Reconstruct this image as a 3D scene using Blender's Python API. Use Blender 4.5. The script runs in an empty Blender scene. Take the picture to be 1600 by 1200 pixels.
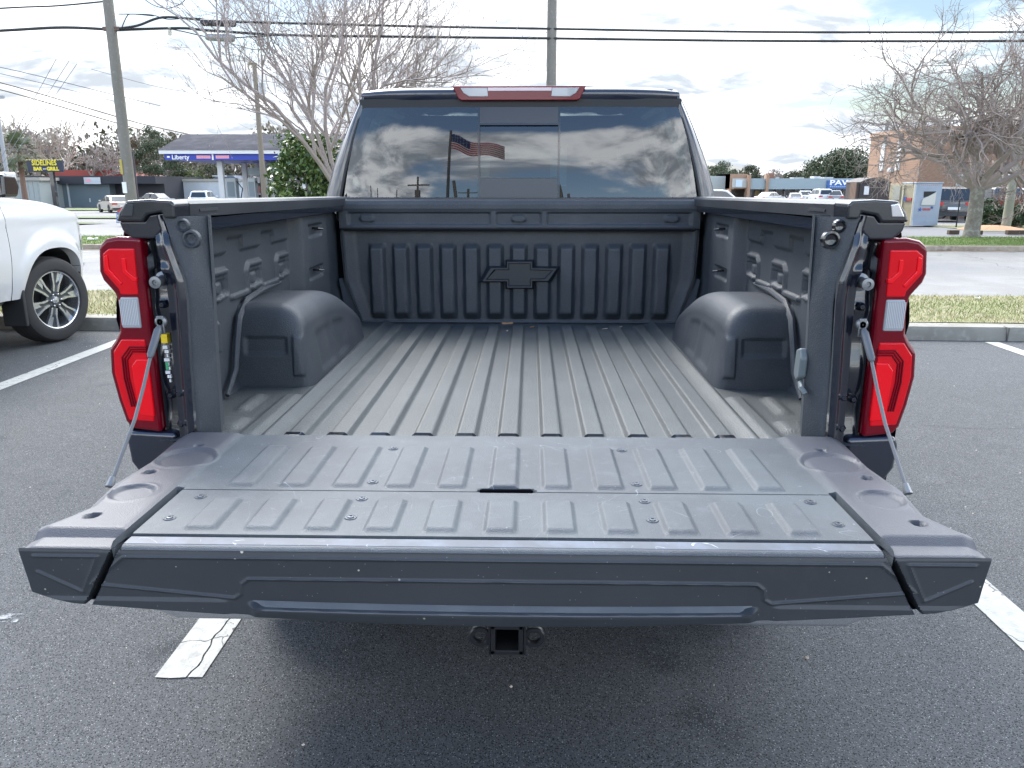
import bpy, bmesh, math, random
import numpy as np
from mathutils import Vector, Matrix
random.seed(7); rng = np.random.default_rng(7)
R = math.radians
S = bpy.context.scene
COL = S.collection

# ---------------------------------------------------------------- camera
CAM = np.array([.053, -1.905, 1.525]); YAW, PIT, FPX = R(1.32), R(14.32), 1218.
cd = bpy.data.cameras.new('camera'); cam = bpy.data.objects.new('camera', cd); COL.objects.link(cam)
cam.location = CAM; cam.rotation_euler = (R(90) - PIT, 0, YAW)
cd.sensor_width = 36; cd.lens = FPX / 1600 * 36; cd.clip_end = 5000; cd.clip_start = .05
S.camera = cam
# ---------------------------------------------------------------- light and sky
SUN_AZ, SUN_EL = R(-38), R(46)        # azimuth from +Y towards +X
w = bpy.data.worlds.new('World'); S.world = w; w.use_nodes = True
nt = w.node_tree; nt.nodes.clear()
def NN(t, **k):
    n = nt.nodes.new(t)
    for a, b in k.items(): setattr(n, a, b)
    return n
def wmath(op, a, b=None, c=None, clamp=False):
    n = NN('ShaderNodeMath', operation=op, use_clamp=clamp)
    for i, v in enumerate((a, b, c)):
        if v is None: continue
        if isinstance(v, (int, float)): n.inputs[i].default_value = v
        else: nt.links.new(v, n.inputs[i])
    return n.outputs[0]
def wramp(v, a, b):
    n = NN('ShaderNodeMapRange', interpolation_type='SMOOTHSTEP'); nt.links.new(v, n.inputs[0])
    n.inputs[1].default_value = a; n.inputs[2].default_value = b; return n.outputs[0]
sky = NN('ShaderNodeTexSky', sky_type='NISHITA', sun_disc=False)
sky.sun_elevation = SUN_EL; sky.sun_rotation = SUN_AZ; sky.air_density = 1.2; sky.ozone_density = 2.0
tc = NN('ShaderNodeTexCoord'); sp = NN('ShaderNodeSeparateXYZ'); nt.links.new(tc.outputs['Generated'], sp.inputs[0])
X, Y, Z = sp.outputs
den = wmath('ADD', wmath('MAXIMUM', Z, 0.0), .16)
cb = NN('ShaderNodeCombineXYZ')
nt.links.new(wmath('DIVIDE', X, den), cb.inputs[0]); nt.links.new(wmath('DIVIDE', Y, den), cb.inputs[1])
def wnoise(scale, detail, rough, off, dist=0.):
    m = NN('ShaderNodeMapping'); nt.links.new(cb.outputs[0], m.inputs[0]); m.inputs['Location'].default_value = off
    n = NN('ShaderNodeTexNoise'); nt.links.new(m.outputs[0], n.inputs['Vector'])
    n.inputs['Scale'].default_value = scale; n.inputs['Detail'].default_value = detail
    n.inputs['Roughness'].default_value = rough; n.inputs['Distortion'].default_value = dist
    return n.outputs[0]
n1 = wnoise(.75, 9, .55, (3.1, 7.7, 0), .3)
n2 = wnoise(2.4, 12, .62, (11.3, 2.2, 4.), .5)
front = wramp(Y, -.35, .45)                       # 1 towards the sun side (ahead of the truck)
back = wmath('SUBTRACT', 1., front)
hi = wmath('MULTIPLY', wramp(Z, .36, .47), back)      # open blue higher up behind
cov = wramp(wmath('SUBTRACT', wmath('ADD', n1, wmath('MULTIPLY', front, .035)), wmath('MULTIPLY', hi, .30)), .40, .49)
gap = NN('ShaderNodeVectorMath', operation='DOT_PRODUCT'); nt.links.new(tc.outputs['Generated'], gap.inputs[0])
gap.inputs[1].default_value = (math.sin(R(26)) * math.cos(R(12)), math.cos(R(26)) * math.cos(R(12)), math.sin(R(12)))
cov = wramp(wmath('SUBTRACT', wmath('SUBTRACT', wmath('ADD', n1, wmath('MULTIPLY', front, .05)), wmath('MULTIPLY', hi, .30)), wmath('MULTIPLY', wramp(gap.outputs['Value'], .982, .9995), .20)), .40, .49)
cov = wmath('MAXIMUM', cov, wramp(Z, .09, -.02))  # cloud banks merge at the horizon
shade = wramp(n2, .37, .62)                       # bright tops to grey bellies
lit = wmath('ADD', .95, wmath('MULTIPLY', front, wmath('ADD', wmath('MULTIPLY', wramp(Z, .16, .5), 1.25), -.59)))
bri = wmath('MULTIPLY', wmath('ADD', wmath('MULTIPLY', shade, wmath('ADD', .66, wmath('MULTIPLY', front, .0))), wmath('ADD', .42, wmath('MULTIPLY', front, .06))), lit)
cc = NN('ShaderNodeMix', data_type='RGBA'); nt.links.new(shade, cc.inputs[0])
cc.inputs[6].default_value = (.82, .90, 1.0, 1); cc.inputs[7].default_value = (.97, .985, 1.0, 1)
cm = NN('ShaderNodeVectorMath', operation='SCALE'); nt.links.new(cc.outputs[2], cm.inputs[0]); nt.links.new(bri, cm.inputs['Scale'])
cm2 = NN('ShaderNodeVectorMath', operation='SCALE'); nt.links.new(cm.outputs[0], cm2.inputs[0]); cm2.inputs['Scale'].default_value = 10.
mx = NN('ShaderNodeMix', data_type='RGBA'); nt.links.new(cov, mx.inputs[0])
sk = NN('ShaderNodeVectorMath', operation='SCALE'); nt.links.new(sky.outputs[0], sk.inputs[0]); nt.links.new(wmath('SUBTRACT', 1., wmath('MULTIPLY', front, .68)), sk.inputs['Scale'])
nt.links.new(sk.outputs[0], mx.inputs[6]); nt.links.new(cm2.outputs[0], mx.inputs[7])
bg = NN('ShaderNodeBackground'); bg.inputs[1].default_value = .15; nt.links.new(mx.outputs[2], bg.inputs[0])
wo = NN('ShaderNodeOutputWorld'); nt.links.new(bg.outputs[0], wo.inputs[0])
sd = bpy.data.lights.new('sun', 'SUN'); sd.energy = 1.35; sd.angle = R(20); sd.color = (1, .965, .92)
so = bpy.data.objects.new('sun', sd); COL.objects.link(so)
sdir = Vector((math.sin(SUN_AZ) * math.cos(SUN_EL), math.cos(SUN_AZ) * math.cos(SUN_EL), math.sin(SUN_EL)))
so.rotation_euler = sdir.to_track_quat('Z', 'Y').to_euler()
S.view_settings.view_transform = 'Standard'; S.view_settings.look = 'None'; S.view_settings.gamma = 1
S.view_settings.exposure = 1.82
S.cycles.max_bounces = 8; S.cycles.transparent_max_bounces = 12

# ---------------------------------------------------------------- helpers
def at(px, py, Yd):
    """world point seen at pixel px,py of the 1600 px photograph, on the plane y = Yd"""
    cy, sy = math.cos(YAW), math.sin(YAW)
    fw = np.array([-sy * math.cos(PIT), cy * math.cos(PIT), -math.sin(PIT)])
    r = np.array([cy, sy, 0.]); u = np.cross(r, fw)
    d = fw + r * (px - 800) / FPX - u * (py - 600) / FPX
    return Vector(CAM + d * ((Yd - CAM[1]) / d[1]))
def terr(y):
    return -.8 * min(1, max(0, (y - 27) / 38.)) if y > 0 else 0.
def sst(x, a, b):
    t = np.clip((np.asarray(x, float) - a) / (b - a), 0, 1); return t * t * (3 - 2 * t)
def lst(x, a, b): return np.clip((np.asarray(x, float) - a) / (b - a), 0, 1)

def mat(name, col, rough=.5, metal=0., coat=0., ior=1.5, bump=(), var=None, specks=None, cracks=None, scr=None, emit=None, spec=None, alpha_noise=None, coords='Object', coat_rough=.03):
    m = bpy.data.materials.new(name); m.use_nodes = True
    t = m.node_tree; N = t.nodes; L = t.links; b = N['Principled BSDF']
    c4 = lambda c: (*c, 1)
    b.inputs['Base Color'].default_value = c4(col); b.inputs['Roughness'].default_value = rough
    b.inputs['Metallic'].default_value = metal; b.inputs['Coat Weight'].default_value = coat; b.inputs['IOR'].default_value = ior
    b.inputs['Coat Roughness'].default_value = coat_rough
    if spec is not None: b.inputs['Specular IOR Level'].default_value = spec
    tcn = N.new('ShaderNodeTexCoord'); vec = tcn.outputs[coords]
    def noise(sc, det=4, rg=.55, off=0, dist=0.):
        n = N.new('ShaderNodeTexNoise'); n.inputs['Scale'].default_value = sc; n.inputs['Detail'].default_value = det
        n.inputs['Roughness'].default_value = rg; n.inputs['Distortion'].default_value = dist
        if off:
            mp = N.new('ShaderNodeMapping'); mp.inputs['Location'].default_value = (off, off * .7, off * .3); L.new(vec, mp.inputs[0]); L.new(mp.outputs[0], n.inputs['Vector'])
        else: L.new(vec, n.inputs['Vector'])
        return n.outputs[0]
    def rmp(v, a, bb, c=0., d=1.):
        n = N.new('ShaderNodeMapRange'); n.interpolation_type = 'SMOOTHSTEP'; L.new(v, n.inputs[0])
        for i, q in enumerate((a, bb, c, d)): n.inputs[i + 1].default_value = q
        return n.outputs[0]
    def mth(op, a, bb=0.):
        n = N.new('ShaderNodeMath'); n.operation = op
        for i, q in enumerate((a, bb)):
            if isinstance(q, (int, float)): n.inputs[i].default_value = q
            else: L.new(q, n.inputs[i])
        return n.outputs[0]
    def mix(f, a, bb):
        n = N.new('ShaderNodeMix'); n.data_type = 'RGBA'
        L.new(f, n.inputs[0])
        for i, q in ((6, a), (7, bb)):
            if isinstance(q, tuple): n.inputs[i].default_value = c4(q)
            else: L.new(q, n.inputs[i])
        return n.outputs[2]
    cur = col; H = None
    for v in (var or ()):              # (scale, colour, lo, hi [, off])
        cur = mix(rmp(noise(v[0], 6, .6, v[4] if len(v) > 4 else 3.3), v[2], v[3]), cur, v[1])
    if specks:                         # (scale, radius, colour, share)
        for (sc, rad, colr, share) in specks:
            vo = N.new('ShaderNodeTexVoronoi'); vo.inputs['Scale'].default_value = sc; L.new(vec, vo.inputs['Vector'])
            dot = mth('LESS_THAN', vo.outputs['Distance'], rad)
            sx = N.new('ShaderNodeSeparateXYZ'); L.new(vo.outputs['Color'], sx.inputs[0])
            dot = mth('MULTIPLY', dot, mth('LESS_THAN', sx.outputs[0], share))
            cur = mix(dot, cur, colr)
    if scr:                            # (scale, width, colour, mask lo, mask hi): hairline scuffs
        for (sc, wd, colr, lo, hi) in scr:
            n = noise(sc, 2, .5, 5.1, .8)
            ln = mth('LESS_THAN', mth('ABSOLUTE', mth('SUBTRACT', n, .5)), wd)
            cur = mix(mth('MULTIPLY', ln, rmp(noise(sc * 3, 3, .5, 9.7), lo, hi)), cur, colr)
    if cracks:                         # (scale, width, colour)
        vo = N.new('ShaderNodeTexVoronoi'); vo.feature = 'DISTANCE_TO_EDGE'; vo.inputs['Scale'].default_value = cracks[0]
        nz = N.new('ShaderNodeTexNoise'); nz.inputs['Scale'].default_value = cracks[0] * 5; L.new(vec, nz.inputs['Vector'])
        ad = N.new('ShaderNodeVectorMath'); ad.operation = 'MULTIPLY_ADD'; L.new(nz.outputs['Color'], ad.inputs[0])
        ad.inputs[1].default_value = (.25 / cracks[0],) * 3; L.new(vec, ad.inputs[2]); L.new(ad.outputs[0], vo.inputs['Vector'])
        cur = mix(mth('MULTIPLY', mth('LESS_THAN', vo.outputs['Distance'], cracks[1]), rmp(noise(cracks[0] * .8, 2, .5, 2.2), .45, .6)), cur, cracks[2])
    if not isinstance(cur, tuple): L.new(cur, b.inputs['Base Color'])
    prev = None
    for bp in bump:                    # (kind, scale, strength, distance)
        kind, sc, st, dd = bp
        if kind == 'v':
            vo = N.new('ShaderNodeTexVoronoi'); vo.inputs['Scale'].default_value = sc; L.new(vec, vo.inputs['Vector']); h = vo.outputs['Distance']
        else: h = noise(sc, 3)
        bn = N.new('ShaderNodeBump'); bn.inputs['Strength'].default_value = st; bn.inputs['Distance'].default_value = dd
        L.new(h, bn.inputs['Height'])
        if prev: L.new(prev, bn.inputs['Normal'])
        prev = bn.outputs[0]
    if prev: L.new(prev, b.inputs['Normal'])
    if emit: b.inputs['Emission Color'].default_value = c4(emit[0]); b.inputs['Emission Strength'].default_value = emit[1]
    if alpha_noise:
        a = rmp(noise(alpha_noise[0], 6, .7, 1.7), alpha_noise[1], alpha_noise[2]); L.new(a, b.inputs['Alpha'])
    return m

def link(o, parent=None):
    COL.objects.link(o)
    if parent is not None: o.parent = parent
    return o
def rootloc(p):
    while p.parent is not None: p = p.parent
    return np.array(p.location) if not p.get('_local') else np.zeros(3)
def thing(name, label, cat, loc=(0, 0, 0), group=None, local=False):
    o = bpy.data.objects.new(name, None); link(o); o.location = loc; o.empty_display_size = .3
    o['label'] = label; o['category'] = cat
    if group: o['group'] = group
    if local: LOCALS.add(o.name)
    return o
LOCALS = set()
def tag(o, label=None, cat=None, group=None, kind=None):
    if label: o['label'] = label
    if cat: o['category'] = cat
    if group: o['group'] = group
    if kind: o['kind'] = kind
    return o
def origin_of(parent):
    p = parent
    while p.parent is not None: p = p.parent
    return np.zeros(3) if p.name in LOCALS else np.array(p.location)

class MB:
    def __init__(s): s.v = []; s.f = []; s.n = 0; s.mi = []
    def add(s, v, f, mi=0):
        v = np.asarray(v, float).reshape(-1, 3); s.v.append(v)
        for q in f: s.f.append([i + s.n for i in q]); s.mi.append(mi)
        s.n += len(v); return s
    def box(s, c, d, rz=0, rx=0, ry=0, mi=0):
        v = np.array([[x, y, z] for x in (-.5, .5) for y in (-.5, .5) for z in (-.5, .5)]) * np.array(d)
        M_ = np.array(Matrix.Rotation(rz, 3, 'Z') @ Matrix.Rotation(ry, 3, 'Y') @ Matrix.Rotation(rx, 3, 'X'))
        v = v @ M_.T + np.array(c)
        return s.add(v, [(0, 1, 3, 2), (4, 6, 7, 5), (0, 4, 5, 1), (2, 3, 7, 6), (0, 2, 6, 4), (1, 5, 7, 3)], mi)
    def b2(s, a, b, mi=0):
        a = np.array(a, float); b = np.array(b, float); return s.box((a + b) / 2, np.abs(b - a), mi=mi)
    def prism(s, pts, ax, a, b, mi=0):
        """polygon pts (2D) extruded along axis 'x','y','z' from a to b"""
        n = len(pts); out = []
        for k in (a, b):
            for p in pts:
                out.append({'x': (k, p[0], p[1]), 'y': (p[0], k, p[1]), 'z': (p[0], p[1], k)}[ax])
        f = [list(range(n))[::-1], list(range(n, 2 * n))] + [(i, (i + 1) % n, n + (i + 1) % n, n + i) for i in range(n)]
        return s.add(out, f, mi)
    def tube(s, pts, rad, n=8, cap=True, mi=0):
        pts = [np.array(p, float) for p in pts]
        if isinstance(rad, (int, float)): rad = [rad] * len(pts)
        vs = []; up = np.array([0, 0, 1.])
        t0 = pts[-1] - pts[0]
        if abs(t0[2]) > .9 * np.linalg.norm(t0): up = np.array([0, 1., 0])
        for i, p in enumerate(pts):
            t = pts[min(i + 1, len(pts) - 1)] - pts[max(i - 1, 0)]; t = t / (np.linalg.norm(t) + 1e-9)
            a = np.cross(t, up); la = np.linalg.norm(a)
            if la < 1e-3: a = np.cross(t, np.array([1., 0, 0])); la = np.linalg.norm(a)
            a /= la; b = np.cross(t, a)
            for k in range(n):
                an = 2 * math.pi * k / n; vs.append(p + rad[i] * (a * math.cos(an) + b * math.sin(an)))
        f = [(i * n + k, i * n + (k + 1) % n, (i + 1) * n + (k + 1) % n, (i + 1) * n + k) for i in range(len(pts) - 1) for k in range(n)]
        if cap: f += [list(range(n))[::-1], [(len(pts) - 1) * n + k for k in range(n)]]
        return s.add(vs, f, mi)
    def lathe(s, prof, c=(0, 0, 0), ax='z', n=32, mi=0, close=False):
        """prof: (radius, height) pairs turned round axis"""
        vs = []
        for r, h in prof:
            for k in range(n):
                a = 2 * math.pi * k / n; p = (r * math.cos(a), r * math.sin(a))
                vs.append({'z': (p[0], p[1], h), 'y': (p[0], h, p[1]), 'x': (h, p[0], p[1])}[ax])
        m = len(prof); f = [(i * n + k, i * n + (k + 1) % n, (i + 1) * n + (k + 1) % n, (i + 1) * n + k) for i in range(m - 1) for k in range(n)]
        if close: f += [[(m - 1) * n + k for k in range(n)], [(0) * n + k for k in range(n)][::-1]]
        return s.add(np.array(vs) + np.array(c), f, mi)
    def grid(s, U_, V_, fn, flip=False, mi=0, keep=None):
        u, v = np.meshgrid(np.asarray(U_, float), np.asarray(V_, float), indexing='ij')
        x, y, z = fn(u, v); x = np.broadcast_to(x, u.shape); y = np.broadcast_to(y, u.shape); z = np.broadcast_to(z, u.shape)
        P = np.stack([x, y, z], -1).reshape(-1, 3); a, b = u.shape
        i, j = np.meshgrid(np.arange(a - 1), np.arange(b - 1), indexing='ij'); i = i.ravel(); j = j.ravel()
        q = np.stack([i * b + j, (i + 1) * b + j, (i + 1) * b + j + 1, i * b + j + 1], -1)
        if keep is not None:
            uc = (np.asarray(U_)[i] + np.asarray(U_)[i + 1]) / 2; vc = (np.asarray(V_)[j] + np.asarray(V_)[j + 1]) / 2; q = q[keep(uc, vc)]
        if flip: q = q[:, ::-1]
        return s.add(P, q.tolist(), mi)
    def build(s, name, m, parent=None, smooth=35, bevel=0., seg=2, recalc=True, mods=None, solid=0., org=None):
        V = np.concatenate(s.v)
        if parent is not None: V = V - origin_of(parent)
        elif org is not None: V = V - np.array(org)
        me = bpy.data.meshes.new(name); me.from_pydata(V.tolist(), [], s.f)
        ms = m if isinstance(m, (list, tuple)) else [m]
        for q in ms: me.materials.append(q)
        if len(ms) > 1: me.polygons.foreach_set('material_index', s.mi)
        if recalc:
            bm = bmesh.new(); bm.from_mesh(me); bmesh.ops.recalc_face_normals(bm, faces=bm.faces); bm.to_mesh(me); bm.free()
        if smooth:
            me.polygons.foreach_set('use_smooth', [True] * len(me.polygons))
            try: me.set_sharp_from_angle(angle=R(smooth))
            except Exception: pass
        o = bpy.data.objects.new(name, me); link(o, parent)
        if parent is None and org is not None: o.location = org
        if solid:
            q = o.modifiers.new('s', 'SOLIDIFY'); q.thickness = solid; q.offset = -1
        if bevel:
            q = o.modifiers.new('b', 'BEVEL'); q.width = bevel; q.segments = seg; q.limit_method = 'ANGLE'; q.angle_limit = R(32); q.harden_normals = True
        return o
def axis(a, b, step, *marks):
    pts = list(np.linspace(a, b, max(2, int(round((b - a) / step)) + 1)))
    for m_ in marks: pts += [m_]
    pts = np.unique(np.round(np.array(pts), 5)); return pts[(pts >= min(a, b) - 1e-9) & (pts <= max(a, b) + 1e-9)]
def text_mesh(body, size, loc, rot, m, parent, name='lettering', bold=0., extr=.01, sx=1.):
    c = bpy.data.curves.new(name, 'FONT'); c.body = body; c.size = size; c.extrude = extr; c.align_x = 'CENTER'; c.align_y = 'CENTER'; c.offset = bold
    c.resolution_u = 3
    o = bpy.data.objects.new('tmp', c); COL.objects.link(o); dg = bpy.context.evaluated_depsgraph_get()
    me = bpy.data.meshes.new_from_object(o.evaluated_get(dg)); bpy.data.objects.remove(o)
    me.materials.clear(); me.materials.append(m)
    M4 = Matrix.Translation(Vector(loc) - Vector(origin_of(parent))) @ Matrix.Rotation(rot[2], 4, 'Z') @ Matrix.Rotation(rot[0], 4, 'X') @ Matrix.Diagonal((sx, 1, 1, 1))
    me.transform(M4)
    q = bpy.data.objects.new(name, me); link(q, parent); return q
def copy_tree(o, parent=None):
    c = o.copy(); COL.objects.link(c); c.parent = parent
    for ch in list(o.children): copy_tree(ch, c)
    return c

# ---------------------------------------------------------------- materials
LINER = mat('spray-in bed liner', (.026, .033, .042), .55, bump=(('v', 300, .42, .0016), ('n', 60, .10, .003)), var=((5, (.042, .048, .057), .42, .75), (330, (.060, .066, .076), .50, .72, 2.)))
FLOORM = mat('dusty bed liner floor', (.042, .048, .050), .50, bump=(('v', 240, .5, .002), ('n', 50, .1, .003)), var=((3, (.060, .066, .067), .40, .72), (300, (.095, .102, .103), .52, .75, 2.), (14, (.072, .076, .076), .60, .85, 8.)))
PAINT = mat('dark navy paint', (.006, .009, .022), .28, coat=1., metal=.0)
JAMB = mat('dark painted jamb', (.005, .007, .014), .22, coat=.8, bump=(('n', 40, .05, .002),))
PLAST = mat('black plastic trim', (.022, .025, .030), .38, bump=(('n', 500, .12, .0008),), var=((4, (.035, .038, .044), .4, .7),))
GLOSSBLK = mat('gloss black', (.008, .009, .012), .12, coat=.5)
MATTEBLK = mat('matte black', (.012, .013, .015), .6)
RUBBER = mat('tyre rubber', (.018, .018, .02), .75, bump=(('n', 90, .2, .003),))
STEEL = mat('galvanised steel', (.20, .21, .22), .42, metal=.8, bump=(('n', 60, .1, .002),))
CHROME = mat('chrome', (.75, .76, .78), .08, metal=1.)
TGTOP = mat('tailgate inner plastic', (.040, .047, .057), .60, ior=1.5, bump=(('v', 430, .42, .0011), ('n', 30, .05, .003)), var=((3.5, (.058, .070, .080), .38, .7), (420, (.10, .115, .13), .55, .78, 2.), (22, (.07, .078, .092), .5, .8, 7.)),
            scr=((6, .0010, (.16, .19, .21), .47, .64), (17, .0018, (.14, .165, .185), .50, .66), (2.2, .0005, (.19, .22, .24), .44, .58)))
TGSIDE = mat('tailgate side plastic', (.042, .046, .058), .52, bump=(('v', 450, .42, .0010),), var=((6, (.052, .056, .070), .4, .7), (420, (.085, .09, .105), .55, .78, 2.)))
TGFACE = mat('tailgate edge plastic', (.025, .029, .034), .48, bump=(('n', 700, .2, .0006),), var=((2.5, (.032, .036, .042), .4, .7), (30, (.03, .034, .04), .5, .7, 5.)),
             specks=((45, .10, (.30, .28, .22), .09), (110, .12, (.14, .15, .16), .16), (24, .065, (.50, .47, .38), .09)))
TGSTRIP = mat('worn edge strip', (.060, .070, .088), .52, bump=(('n', 500, .1, .0006),), var=((9, (.10, .12, .16), .4, .7),), scr=((9, .002, (.35, .38, .42), .5, .62),))
REDLENS = mat('red lamp lens', (.60, .001, .008), .10, coat=.25, ior=1.4)
REDDEEP = mat('deep red lamp border', (.13, .001, .008), .10, coat=.12, spec=.35)
REDBRT = mat('bright red lamp reflector', (.76, .002, .010), .16, coat=.2, ior=1.4)
CLEARL = mat('clear lamp lens', (.30, .31, .33), .12, coat=1., bump=(('n', 30, .1, .002),))
YEL = mat('yellow sticker', (.85, .6, .02), .5)
WHT = mat('white label print', (.75, .75, .75), .5)
ASPH = mat('asphalt', (.070, .072, .074), .9, spec=.25, bump=(('v', 110, .45, .004), ('n', 6, .15, .008)),
           var=((.45, (.076, .079, .083), .38, .66), (4.5, (.088, .091, .095), .50, .8, 6.1), (1.4, (.040, .043, .047), .60, .72, 12.), (2.6, (.092, .096, .10), .64, .74, 21.)), specks=((210, .38, (.115, .12, .125), .5), (165, .27, (.23, .235, .235), .30), (120, .17, (.38, .38, .37), .12), (150, .34, (.014, .016, .019), .9)))
# ================================================================ pickup shell shared by both pickups
def Wf(y):      # half width of the body along its length
    y = np.asarray(y, float); u = np.clip((y - 5.05) / .62, 0, .97)
    return 1.0 - .45 * (1 - np.sqrt(1 - u * u)) - .012 * sst(y, .35, -.02)
def Hf(y):      # shoulder height of the hood
    y = np.asarray(y, float); return 1.455 - .08 * lst(y, 4.0, 5.1) - .32 * np.clip((y - 4.75) / .97, 0, 1) ** 1.9
def archz(y, c, r, zc=.43, lo=.50):
    y = np.asarray(y, float); d = (y - c) / r
    return np.where(np.abs(d) < 1, np.maximum(lo, zc + r * (1 - np.abs(d) ** 2.6) ** (1 / 2.3)), lo)
AX_R, AX_F, ARCH = 1.0, 4.74, .50
def side_x(y, z):
    y = np.asarray(y, float); z = np.asarray(z, float)
    x = Wf(y) - .055 * np.clip((z - .95) / .5, 0, 2) ** 2 - .10 * np.clip((.95 - z) / .5, 0, 2) ** 2
    for c in (AX_R, AX_F):
        d = np.hypot(y - c, (z - .43) * 1.0); x = x + .035 * sst(d, ARCH + .20, ARCH + .06)
    x = x + .012 * sst(z, 1.16, 1.20) * sst(z, 1.34, 1.24)
    return x
def side_panel(mb, y0, y1, ztop, sgn, step=.04, zlo=.50, nz=22, extra=()):
    ys = axis(y0, y1, step, *extra)
    def fn(u, v):
        zb = np.maximum(archz(u, AX_R, ARCH, lo=zlo), archz(u, AX_F, ARCH, lo=zlo)); zt = ztop(u)
        z = zb + (zt - zb) * v; return sgn * side_x(u, z), u, z
    mb.grid(ys, np.linspace(0, 1, nz), fn)
    def lip(u, v):   # returns inward at the wheel arch and sill
        zb = np.maximum(archz(u, AX_R, ARCH, lo=zlo), archz(u, AX_F, ARCH, lo=zlo)); return sgn * (side_x(u, zb) - .10 * v), u, zb
    mb.grid(ys, [0, 1], lip)
def cabx(z):
    return np.interp(z, [1.36, 1.47, 1.61, 1.67, 1.80, 1.93, 1.965], [.965, .950, .905, .880, .825, .762, .715])
def yrear(x, z):    # surface of the back of the cab
    z = np.asarray(z, float); x = np.asarray(x, float)
    return 1.905 + .10 * (z - 1.46) + .13 * np.clip(z - 1.46, 0, 1) ** 2 + .05 * (np.abs(x) / .85) ** 4
ARCHES = [4.74 - .5, 4.74 + .5, .5, 1.5]
def wheel(parent, cx, cy, sgn, steer=0., rimmat=None, name='wheel', detail=True):
    """tyre + alloy rim, built at origin then moved"""
    t = bpy.data.objects.new(name, None); link(t, parent); t.location = (cx, cy, .42); t.rotation_euler = (0, 0, steer)
    t.empty_display_size = .2
    def put(mb, nm, m, **k):
        V = mb; o = V.build(nm, m, None, **k); o.parent = t; return o
    s = sgn
    mb = MB(); prof = [(.285, -.12), (.30, -.135), (.36, -.142), (.395, -.13), (.415, -.10), (.42, -.05), (.421, 0), (.42, .05), (.415, .10), (.395, .13), (.36, .142), (.30, .135), (.285, .12)]
    mb.lathe([(r, h * s) for r, h in prof], ax='x', n=64)
    for g in (-.06, -.02, .02, .06):
        mb.lathe([(.4195, (g - .004)), (.424, (g - .003)), (.424, (g + .003)), (.4195, (g + .004))], ax='x', n=64)
    put(mb, 'tyre', RUBBER)
    rm, dk = rimmat
    mb = MB(); mb.lathe([(.288, .118 * s), (.283, .128 * s), (.272, .124 * s), (.268, .10 * s), (.262, -.10 * s)], ax='x', n=64)
    put(mb, 'rim', rm)
    if detail:
        mb = MB()   # dark barrel disc and pockets
        mb.lathe([(.262, -.05 * s), (.20, -.02 * s), (.05, .0), (0.001, .0)], ax='x', n=48)
        put(mb, 'brake', MATTEBLK)
        mb = MB(); dm = MB()
        for k in range(6):
            a0 = math.pi / 3 * k + .26
            def pol(r, a): return (r * math.cos(a), r * math.sin(a))
            # dark spoke body
            poly = [pol(.06, a0 - .42), pol(.15, a0 - .22), pol(.262, a0 - .20), pol(.266, a0 + .02), pol(.262, a0 + .22), pol(.15, a0 + .22), pol(.06, a0 + .42)]
            dm.prism(poly, 'x', .055 * s, .095 * s)
            # machined outline of the spoke pair
            for e in (-1, 1):
                path = [pol(.085, a0 + e * .30), pol(.15, a0 + e * .20), pol(.268, a0 + e * .235)]
                wd = .017
                for p, q in zip(path[:-1], path[1:]):
                    d = np.array(q) - np.array(p); n_ = np.array([-d[1], d[0]]); n_ = n_ / np.linalg.norm(n_) * wd / 2
                    P4 = [np.array(p) + n_, np.array(q) + n_ * 1.4, np.array(q) - n_ * 1.4, np.array(p) - n_]
                    mb.prism([tuple(v) for v in P4], 'x', .08 * s, .108 * s)
            P4 = [pol(.17, a0 + .02), pol(.268, a0 - .02), pol(.268, a0 - .19), pol(.20, a0 - .17)]
            mb.prism(P4, 'x', .09 * s, .101 * s)
        put(dm, 'spoke', dk, smooth=0)
        put(mb, 'spoke_trim', rm, smooth=0)
        mb = MB(); mb.lathe([(.001, .125 * s), (.030, .122 * s), (.037, .112 * s), (.037, .07 * s)], ax='x', n=24); put(mb, 'hub_cap', rm)
        mb = MB(); mb.lathe([(.001, .098 * s), (.075, .098 * s), (.085, .085 * s), (.085, .02 * s)], ax='x', n=32); put(mb, 'hub', dk)
        for k in range(6):
            mb = MB(); a = math.pi / 3 * k + .0; mb.lathe([(.001, .128 * s), (.008, .126 * s), (.011, .115 * s), (.011, .09 * s)], c=(0, .062 * math.cos(a), .062 * math.sin(a)), ax='x', n=10)
            put(mb, 'wheel_nut', CHROME)
    return t
RIM = mat('machined alloy', (.55, .57, .60), .22, metal=.85)
RIMD = mat('charcoal alloy pockets', (.05, .055, .062), .3, metal=.4, coat=.3)

def tinted(name, tint, ior=1.8, rough=0.):
    m = bpy.data.materials.new(name); m.use_nodes = True; t = m.node_tree; t.nodes.clear()
    o = t.nodes.new('ShaderNodeOutputMaterial'); mx = t.nodes.new('ShaderNodeMixShader'); tr = t.nodes.new('ShaderNodeBsdfTransparent'); gl = t.nodes.new('ShaderNodeBsdfGlossy'); fr = t.nodes.new('ShaderNodeFresnel')
    tr.inputs[0].default_value = (*tint, 1); gl.inputs['Roughness'].default_value = rough; gl.inputs['Color'].default_value = (.95, .97, 1, 1); fr.inputs[0].default_value = ior
    t.links.new(fr.outputs[0], mx.inputs[0]); t.links.new(tr.outputs[0], mx.inputs[1]); t.links.new(gl.outputs[0], mx.inputs[2]); t.links.new(mx.outputs[0], o.inputs[0])
    return m
PRIV = tinted('privacy glass', (.13, .16, .155), 1.75)
WSG = tinted('windscreen glass', (.52, .78, .70), 1.5)
SIDEG = tinted('cab side glass', (.40, .52, .50), 1.5)

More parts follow.
